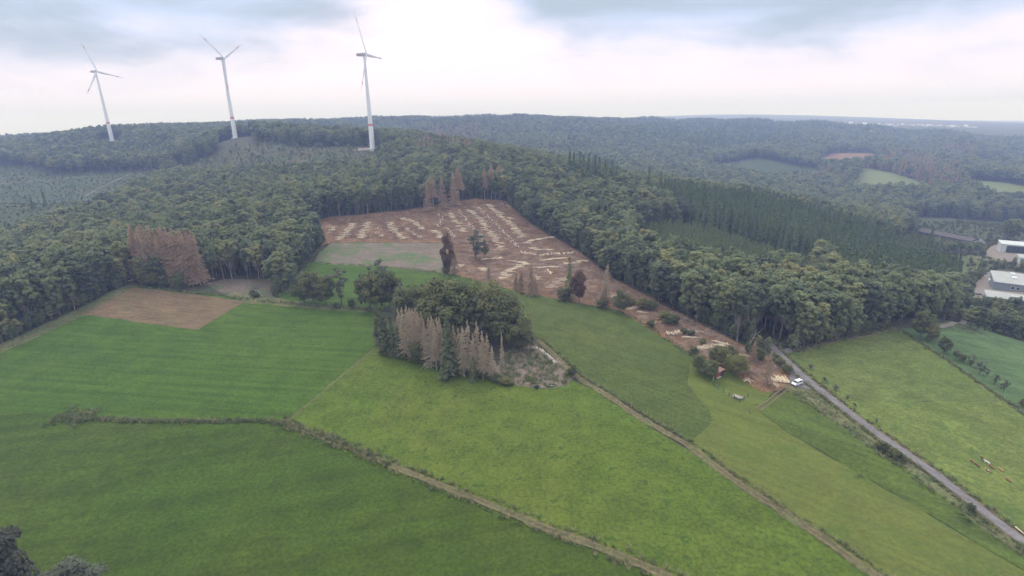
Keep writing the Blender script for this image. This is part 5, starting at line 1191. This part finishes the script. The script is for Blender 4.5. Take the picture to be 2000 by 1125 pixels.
for base, s in ((17, 1), (20, -1)):                # a palm and five fingers on each arm
    b_ = np.array(J[base][:3]); k0 = len(J)
    J.append((*(b_ + (-.06, 0, -.05)), .03)); E.append((base, k0))
    for f in range(4):
        y = (f - 1.5) * .022; ln = (.065, .08, .075, .055)[f]
        J.append((*(b_ + (-.10, y, -.085)), .011)); E.append((k0, len(J) - 1)); J.append((*(b_ + (-.10 - ln * .5, y, -.085 - ln * .7)), .009)); E.append((len(J) - 2, len(J) - 1))
    J.append((*(b_ + (-.05, s * .05, -.07)), .011)); E.append((k0, len(J) - 1)); J.append((*(b_ + (-.08, s * .065, -.11)), .009)); E.append((len(J) - 2, len(J) - 1))
p = P(1463.5, 808); e = empty('person', p, R(-8)); tag(e, 'person in a dark jacket and grey trousers bending forward on the mown field', 'person')
PB = [(x, y, z, r) for x, y, z, r in J]
o = bpy.data.objects.new('body', skinned('body', PB, E, 1, m_skin)); COL.objects.link(o); o.parent = e
jk = [0, 1, 2, 3, 15, 16, 17, 18, 19, 20]; ix = {v: i for i, v in enumerate(jk)}
JJ = [(J[v][0], J[v][1], J[v][2], J[v][3] * 1.16 + .012) for v in jk]; JJ[6] = tuple(np.array(J[16][:3]) * .12 + np.array(J[17][:3]) * .88) + (.052,); JJ[9] = tuple(np.array(J[19][:3]) * .12 + np.array(J[20][:3]) * .88) + (.052,)
o = bpy.data.objects.new('jacket', skinned('jacket', JJ, [(ix[a], ix[b]) for a, b in E if a in ix and b in ix], 1, m_navy)); COL.objects.link(o); o.parent = e
jk = [0, 7, 8, 9, 11, 12, 13]; ix = {v: i for i, v in enumerate(jk)}
JJ = [(J[v][0], J[v][1], J[v][2], J[v][3] * 1.18 + .014) for v in jk]
o = bpy.data.objects.new('trousers', skinned('trousers', JJ, [(ix[a], ix[b]) for a, b in E if a in ix and b in ix], 1, m_trous)); COL.objects.link(o); o.parent = e
for k_ in (9, 13):
    a_, b_ = np.array(J[k_][:3]), np.array(J[k_ + 1][:3])
    vs, fs = [], []; limb(vs, fs, [a_ + (.03, 0, .02), (a_ + b_) / 2 + (0, 0, .01), b_ + (-.07, 0, .0)], [.065, .062, .04], 8); mesh_obj('boot', vs, fs, m_boot, e)
vs, fs = [], []
for i in range(5):
    for k_ in range(8):
        th = i / 4 * 1.7; a_ = k_ * math.pi / 4; vs.append((-.395 + .115 * math.sin(th) * math.cos(a_), .108 * math.sin(th) * math.sin(a_), 1.685 + .125 * math.cos(th)))
for i in range(4):
    for k_ in range(8): fs.append((i * 8 + k_, (i + 1) * 8 + k_, (i + 1) * 8 + (k_ + 1) % 8, i * 8 + (k_ + 1) % 8))
mesh_obj('hair', vs, fs, m_hair, e, smooth=True)
for s in (-1, 1):
    vs, fs = [], []; box(vs, fs, (-.535, s * .035 - .012, 1.705), (-.515, s * .035 + .012, 1.72)); mesh_obj('eye', vs, fs, m_boot, e)
vs, fs = [], []; limb(vs, fs, [(-.50, 0, 1.70), (-.545, 0, 1.665)], [.008, .018], 6); mesh_obj('nose', vs, fs, m_skin, e)

CJ = [(0, 0, 1.02, (.33, .36)), (.45, 0, 1.02, (.35, .38)), (.80, 0, 1.06, (.27, .33)), (1.08, 0, 1.18, (.16, .22)), (1.32, 0, 1.25, (.13, .15)), (1.58, 0, 1.08, (.085, .09)), (-.5, 0, 1.03, (.32, .34)), (-.85, 0, 1.08, (.26, .27)), (-1.0, 0, 1.18, (.05, .06)), (-1.06, 0, .75, (.025, .025)), (-1.06, 0, .45, (.035, .035)),
      (.72, .2, .75, .12), (.74, .2, .42, .075), (.72, .2, .06, .06), (.72, -.2, .75, .12), (.66, -.2, .42, .075), (.62, -.2, .06, .06), (-.78, .2, .80, .15), (-.88, .2, .45, .075), (-.82, .2, .06, .06), (-.78, -.2, .80, .15), (-.95, -.2, .45, .075), (-.9, -.2, .06, .06), (1.30, .2, 1.34, .03), (1.30, -.2, 1.34, .03)]
CE = [(0, 1), (1, 2), (2, 3), (3, 4), (4, 5), (0, 6), (6, 7), (7, 8), (8, 9), (9, 10), (2, 11), (11, 12), (12, 13), (2, 14), (14, 15), (15, 16), (7, 17), (17, 18), (18, 19), (7, 20), (20, 21), (21, 22), (4, 23), (4, 24)]
LJ = [(x, y, z - .62, r) for x, y, z, r in CJ]
for i, q in ((11, (.75, .34, .14, .12)), (12, (1.05, .36, .10, .07)), (13, (.80, .42, .07, .06)), (14, (.75, -.34, .14, .12)), (15, (1.05, -.36, .10, .07)), (16, (.80, -.42, .07, .06)), (17, (-.65, .36, .16, .15)), (18, (-.25, .46, .10, .08)), (19, (-.62, .52, .07, .06)), (20, (-.65, -.36, .16, .15)), (21, (-.25, -.46, .10, .08)), (22, (-.62, -.52, .07, .06)), (9, (-1.12, .05, .30, .025)), (10, (-1.15, .1, .08, .035))): LJ[i] = q
COWS, COWL = skinned('cow', CJ, CE, 1), skinned('cow', LJ, CE, 1)
def hide(name, c1, c2, at):
    m, t, b = new_mat(name); tcn = N(t, 'ShaderNodeTexCoord'); nz = NOISE(t, tcn.outputs['Object'], 1.3, 2.0, 0.4)
    L(t, MIX(t, MAPR(t, nz, at - .03, at + .03), c1, c2), b.inputs['Base Color']); b.inputs['Roughness'].default_value = 0.8; return m
BROWN, DBR, TAN, WHT, RED = (0.22, 0.115, 0.062), (0.15, 0.080, 0.050), (0.36, 0.22, 0.13), (0.58, 0.56, 0.50), (0.24, 0.115, 0.072)
cg = math.atan2(*(np.array(P(1912, 909)[:2]) - np.array(P(1896, 897)[:2]))[::-1])
for i, (a_, b_, lie, flip, c1, c2, at, lab) in enumerate(((1900.5, 904, 1, 1, BROWN, TAN, .62, 'tan brown cow lying at the left of the herd, head up'), (1909, 911, 1, 1, DBR, BROWN, .6, 'dark brown cow lying head to tail behind the tan brown one'), (1920, 900, 0, 1, DBR, BROWN, .5, 'dark brown cow standing topmost in the herd'),
                                                         (1927, 907, 0, 1, WHT, WHT, .5, 'white cow in the middle of the herd'), (1936, 913.5, 1, 1, BROWN, RED, .5, 'reddish brown cow lying below the white cow'), (1930.5, 922, 1, 1, RED, WHT, .54, 'brown and white patched cow lying below the herd'), (1955, 919.5, 1, 1, TAN, WHT, .68, 'pale tan cow lying apart toward the right'), (1968.5, 939.5, 1, -1, RED, WHT, .75, 'lone reddish cow with a white face farthest down the pasture'))):
    p = P(a_, b_); e = empty('cow', p, cg + (math.pi if flip > 0 else 0) + random.uniform(-.25, .25)); e.location.z += .12; e.scale = (.78,) * 3
    tag(e, lab, 'cow', 'cattle on the pasture')
    me = (COWL if lie else COWS).copy(); me.materials.clear(); me.materials.append(hide('cow hide', c1, c2, at))
    o = bpy.data.objects.new('body', me); COL.objects.link(o); o.parent = e
    dz = -.62 if lie else 0
    for s in (-1, 1):
        vs, fs = [], []; limb(vs, fs, [(1.33, s * .08, 1.38 + dz), (1.35, s * .2, 1.46 + dz), (1.40, s * .24, 1.58 + dz)], [.03, .02, .006], 5); mesh_obj('horn', vs, fs, m_palewood, e)
    vs, fs = [], []; limb(vs, fs, [(1.58, 0, 1.08 + dz), (1.70, 0, 1.02 + dz)], [.095, .075], 8); mesh_obj('muzzle', vs, fs, m_palewood, e)

# ------------------------------------------------------------------ hunting stand, cart, plank, crates
m_tar = plain('dark bitumen roof', (0.055, 0.06, 0.075), 0.8)
p = P(503, 577); e = empty('hunting_stand', p, R(-20)); tag(e, 'raised wooden hunting stand with dark roof and pale ladder', 'hunting stand')
for sx in (-1, 1):
    for sy in (-1, 1): tube('leg', (sx * 1.25, sy * 1.25, -.2), (sx * .8, sy * .8, 3.2), .09, .08, MAT['bark'], e, 6)
bx('cabin', (-1.0, -1.0, 3.2), (1.0, 1.0, 4.7), m_oldwood, e)
vs = [(-1.4, -1.4, 4.72), (1.4, -1.4, 4.72), (1.4, 1.4, 5.3), (-1.4, 1.4, 5.3), (-1.4, -1.4, 4.85), (1.4, -1.4, 4.85), (1.4, 1.4, 5.43), (-1.4, 1.4, 5.43)]
mesh_obj('roof', vs, BF, m_tar, e)
bx('window', (-.7, -1.02, 4.1), (.7, -1.003, 4.5), m_door, e)
ld = empty('ladder', (0, 0, 0)); ld.parent = e
for s in (-.3, .3): tube('rail', (1.05, s, 3.3), (3.3, s, -.1), .06, .06, m_palewood, ld, 6)
for i in range(9): t_ = (i + .5) / 9; tube('rung', (1.05 + 2.25 * t_, -.3, 3.3 - 3.4 * t_), (1.05 + 2.25 * t_, .3, 3.3 - 3.4 * t_), .04, .04, m_palewood, ld, 5)
row('shrub', 'round', [(493, 577, 12, 1.4), (500, 580, 10, 1.6)], 'dark shrub, {} from the left under the hunting stand', 'shrub', 'shrubs under the hunting stand')
m_teal = plain('dark teal steel', (0.025, 0.055, 0.075), 0.6)
p = P(1048, 759); e = empty('hand_cart', p, R(15)); tag(e, 'dark teal hand cart at the lower edge of the scrub', 'cart')
vs = [(-.6, -.4, .45), (.6, -.4, .45), (.6, .4, .45), (-.6, .4, .45), (-.95, -.6, 1.0), (.95, -.6, 1.0), (.95, .6, 1.0), (-.95, .6, 1.0)]
mesh_obj('tray', vs, BF[:1] + BF[2:], m_teal, e)
for s in (-.5, .5):
    vs, fs = [], []; limb(vs, fs, [(0, s - .06, .3), (0, s + .06, .3)], [.3, .3], 14); mesh_obj('wheel', vs, fs, m_tyre, e)
for s in (-.4, .4): tube('handle', (-.7, s, .7), (-1.7, s, 1.2), .04, .04, m_teal, e, 6)
bx('stay', (.5, -.35, 0), (.58, .35, .46), m_teal, e)
p = P(1076, 755); e = empty('plank_bench', p, R(3)); tag(e, 'pale plank lying on two blocks at the lower edge of the scrub', 'bench')
bx('plank', (-1.4, -.2, .38), (1.4, .2, .46), m_white, e)
for s in (-1.1, 1.1): bx('block', (s - .15, -.17, -.1), (s + .15, .17, .379), m_oldwood, e)
m_crate = plain('orange brown crate', (0.36, 0.16, 0.075), 0.8)
for a_, b_, lab in ((1889, 590, 'large rust brown container at the yard end behind the white cars'),):
    q = P(a_, b_); e = empty('container', (q[0], q[1], q[2] + .75), R(-12)); tag(e, lab, 'container'); bx('body', (-2.0, -1.2, 0), (2.0, 1.2, 2.4), m_crate, e)
    for i in range(8): bx('rib', (-1.9 + i * .5, -1.25, .1), (-1.7 + i * .5, -1.203, 2.3), m_crate, e)
    bx('lid', (-2.05, -1.28, 2.403), (2.05, 1.25, 2.5), m_oldwood, e)

# ------------------------------------------------------------------ halls and houses
m_wall = plain('blue grey cladding', (0.21, 0.235, 0.265), 0.6, 0.3, var=0.05, scale=0.3); m_lite = plain('white cladding', (0.50, 0.52, 0.52), 0.6, 0.3, var=0.04, scale=0.3); m_flat = plain('light grey flat roof', (0.36, 0.365, 0.35), 0.8, 0.2, var=0.06, scale=0.15); m_trim = plain('mint white roof edge', (0.66, 0.72, 0.69), 0.5, 0.3); m_sky = plain('translucent rooflight', (0.55, 0.58, 0.58), 0.3, 0.5); m_brown = plain('brown tiled roof', (0.17, 0.125, 0.12), 0.85, 0.1, var=0.12, scale=0.5); m_render = plain('white render', (0.70, 0.69, 0.66), 0.85); m_redroof = plain('red tile roof', (0.28, 0.13, 0.10), 0.85, 0.1); m_slate = plain('slate roof', (0.13, 0.135, 0.15), 0.8, 0.1)
def hall(name, px0, py0, ang, ln, dp, ht, label, wall, roof, windows=(), skylights=(), pitch=0.5, glazed=None, door=None, z=None):
    """a flat hall; origin at its near left corner, X along the front, Y away from the viewer"""
    p = P(px0, py0); e = empty(name, (p[0], p[1], (p[2] if z is None else z) + .6), ang); tag(e, label, 'hall')
    bx('wall', (0, 0, -6), (ln, dp, ht), wall, e)
    vs = [(-.4, -.4, ht + .003), (ln + .4, -.4, ht + .003), (ln + .4, dp + .4, ht + pitch), (-.4, dp + .4, ht + pitch), (-.4, -.4, ht + .35), (ln + .4, -.4, ht + .35), (ln + .4, dp + .4, ht + pitch + .35), (-.4, dp + .4, ht + pitch + .35)]
    rf = mesh_obj('roof', vs, BF, roof, e)
    bx('roof_edge', (-.55, -.5, ht - .1), (-.405, dp + .5, ht + pitch + .5), m_trim, rf); bx('roof_edge', (-.4, -.56, ht - .1), (ln + .4, -.405, ht + .5), m_trim, rf)
    for x0, x1, y0, y1 in skylights: bx('skylight', (x0, y0, ht + .36 + pitch * y0 / dp), (x1, y1, ht + .9 + pitch * y1 / dp), m_sky, rf)
    for x0, x1, z0, z1 in windows:
        f_ = bx('window', (x0, -.07, z0), (x1, -.003, z1), m_trim, e); bx('pane', (x0 + .15, -.09, z0 + .15), (x1 - .15, -.071, z1 - .15), m_glass, f_)
    if glazed:
        x0, x1, z0, z1, nx = glazed
        gl_ = bx('glazed_front', (x0, -.12, z0), (x1, -.003, z1), m_slate, e)
        for i in range(nx): bx('pane', (x0 + (x1 - x0) * i / nx + .1, -.14, z0 + .2), (x0 + (x1 - x0) * (i + 1) / nx - .1, -.121, z1 - .2), m_glass, gl_)
    if door: bx('door', (door[0], -.08, -.5), (door[1], -.003, door[2]), m_gy, e)
    return e
H1 = HALLS
hall('factory_hall', *H1[0][:6], 'long blue grey lower factory hall with a rooflight strip', m_wall, m_flat, [(10, 12.2, 1.2, 5.0), (13, 15.2, 1.2, 5.0), (30, 32.2, 1.2, 5.0), (33, 35.2, 1.2, 5.0)], [(12, 55, 5, 6.6)], .6, None, (3, 5.5, 3))
hall('factory_hall', *H1[1][:6], 'broad upper factory hall with two square rooflights', m_wall, m_flat, [(10, 12, 2.2, 4.4), (13, 15, 2.2, 4.4), (26, 28, 2.2, 4.4), (40, 42, 2.2, 4.4)], [(11, 14, 14, 21), (11, 14, 26, 33), (30, 33, 14, 21), (30, 33, 26, 33)], .8)
hall('white_hall', *H1[2][:6], 'white valley hall with a dark glazed front', m_lite, m_lite, [], [], .3, (4, 21, .6, 7.0, 5))
hall('white_hall', *H1[3][:6], 'smaller white hall at the right edge below the glazed hall', m_lite, m_flat, [(3, 6, 2, 3.5), (9, 12, 2, 3.5)], [], .3)
q = P(1932, 556); e = empty('annex', (q[0], q[1], q[2] + .75), H1[1][2]); tag(e, 'small pale annex at the end wall of the upper factory hall', 'annex'); bx('wall', (-1, -3, -1), (3, 3, 3.6), m_lite, e); bx('roof', (-1.2, -3.2, 3.603), (3.2, 3.2, 3.9), m_trim, e); bx('door', (0, -3.06, 0), (1.4, -3.003, 2.2), m_gy, e)
m_darkroof = plain('dark bitumen barn roof', (0.105, 0.092, 0.095), 0.85, 0.1, var=0.12, scale=0.5)
def house(name, x, y, z, rz, w_, d_, ht, rise, wall, roof, label, group=None, cat='house', wins=2):
    e = empty(name, (x, y, z), rz); tag(e, label, cat, group)
    vs = [(-w_, -d_, -4), (w_, -d_, -4), (w_, d_, -4), (-w_, d_, -4), (-w_, -d_, ht), (w_, -d_, ht), (w_, d_, ht), (-w_, d_, ht), (-w_, 0, ht + rise), (w_, 0, ht + rise)]
    wl = mesh_obj('wall', vs, [(0, 1, 5, 4), (2, 3, 7, 6), (1, 2, 6, 9, 5), (3, 0, 4, 8, 7), (3, 2, 1, 0)], wall, e)
    o_ = .5
    vs = [(-w_ - o_, -d_ - o_, ht - rise * o_ / d_ + .05), (w_ + o_, -d_ - o_, ht - rise * o_ / d_ + .05), (w_ + o_, 0, ht + rise + .05), (-w_ - o_, 0, ht + rise + .05), (w_ + o_, d_ + o_, ht - rise * o_ / d_ + .05), (-w_ - o_, d_ + o_, ht - rise * o_ / d_ + .05)]
    vs += [(a, b, c_ + .25) for a, b, c_ in vs]
    rf = mesh_obj('roof', vs, [(0, 3, 2, 1), (3, 5, 4, 2), (6, 7, 8, 9), (9, 8, 10, 11), (0, 1, 7, 6), (4, 5, 11, 10), (1, 2, 8, 7), (2, 4, 10, 8), (0, 6, 9, 3), (3, 9, 11, 5)], roof, e)
    for i in range(wins):
        xx = -w_ + (i + .5) * 2 * w_ / wins; bx('window', (xx - .6, -d_ - .06, ht * .35), (xx + .6, -d_ - .004, ht * .7), m_glass, e)
    if wins: bx('chimney', (w_ * .3, -.4, ht + rise - .3), (w_ * .3 + .8, .4, ht + rise + 1.3), wall, rf)
    return e
LONGB = HALLS[4]
a_, b_ = np.array(G(LONGB[0], LONGB[1])), np.array(G(LONGB[2], LONGB[3])); md_ = (a_ + b_) / 2; dd = b_ - a_
house('long_barn', md_[0], md_[1], (a_[2] + b_[2]) / 2, math.atan2(dd[1], dd[0]), float(np.linalg.norm(dd[:2])) / 2, 7.5, 3.6, 2.6, m_slate, m_darkroof, 'long low barn with a dark brown roof in the valley', None, 'barn', 8)
q = G(1911, 575); house('white_cabin', q[0], q[1], q[2], .4, 4.5, 3, 3.2, 1.2, m_render, m_slate, 'small white cabin at the end of the long barn', None, 'cabin', 1)
q = P(1682, 320); house('farm_house', q[0], q[1], q[2] + 1, .2, 8, 6, 7, 4, m_render, m_redroof, 'white farmhouse beside the far clearing')
for i, (a_, b_, ww) in enumerate(((1666, 319, 9), (1672, 322, 14), (1657, 321, 8))):
    q = P(a_, b_); house('farm_barn', q[0], q[1], q[2] + 1, .1 * i, ww, 5, 3.6, 2.2, m_render, m_slate if i % 2 else m_brown, f'low farm building, {ORD[i]} of three beside the white farmhouse', 'farm buildings', 'barn', 1)
q = P(1256, 326); house('valley_shed', q[0], q[1], q[2] + 14, .05, 26, 8, 6, 3, m_render, m_brown, 'long pale brown roof showing between the wooded ridges', None, 'barn', 3)
vil = random.Random(5)
VP = [(1593, 236, 2.0)] + [(1651 + i * 6.2 + vil.uniform(-2, 2), 240.5 + vil.uniform(-3.2, 2.0) + i * 0.06, vil.uniform(.8, 1.5)) for i in range(42)]
for i, (a_, b_, s_) in enumerate(VP):
    dpt = vil.uniform(3050, 3500); d_ = ray(a_, b_) * dpt; z_ = h(d_[0], d_[1])
    zz = max(z_, CAM_Z + d_[2] - 4)
    house('village_house', d_[0], d_[1], z_, vil.uniform(-.8, .8), 7 * s_, 6 * s_, 6.5 * s_, 4 * s_, m_render, [m_redroof, m_slate, m_brown, m_trim][i % 4], f'{["red", "slate", "brown", "white"][i % 4]} roofed white house in the far village on the horizon', 'houses of the far village')
# fence posts along the pasture
e = empty('pasture_fence', (fl[0][0], fl[0][1], h(*fl[0]))); tag(e, 'old wooden post fence along the pasture under the small trees', 'fence')
o0 = np.array([fl[0][0], fl[0][1], h(*fl[0])]); pp = [np.array([q[0], q[1], h(*q)]) - o0 for q in fl]
for p in pp: tube('post', p + (0, 0, -.2), p + (0, 0, 1.25), .07, .06, m_oldwood, e, 5)
for zz in (.6, 1.1):
    for i in range(len(pp) - 1): tube('wire', pp[i] + (0, 0, zz), pp[i + 1] + (0, 0, zz), .012, .012, m_wire, e, 3)
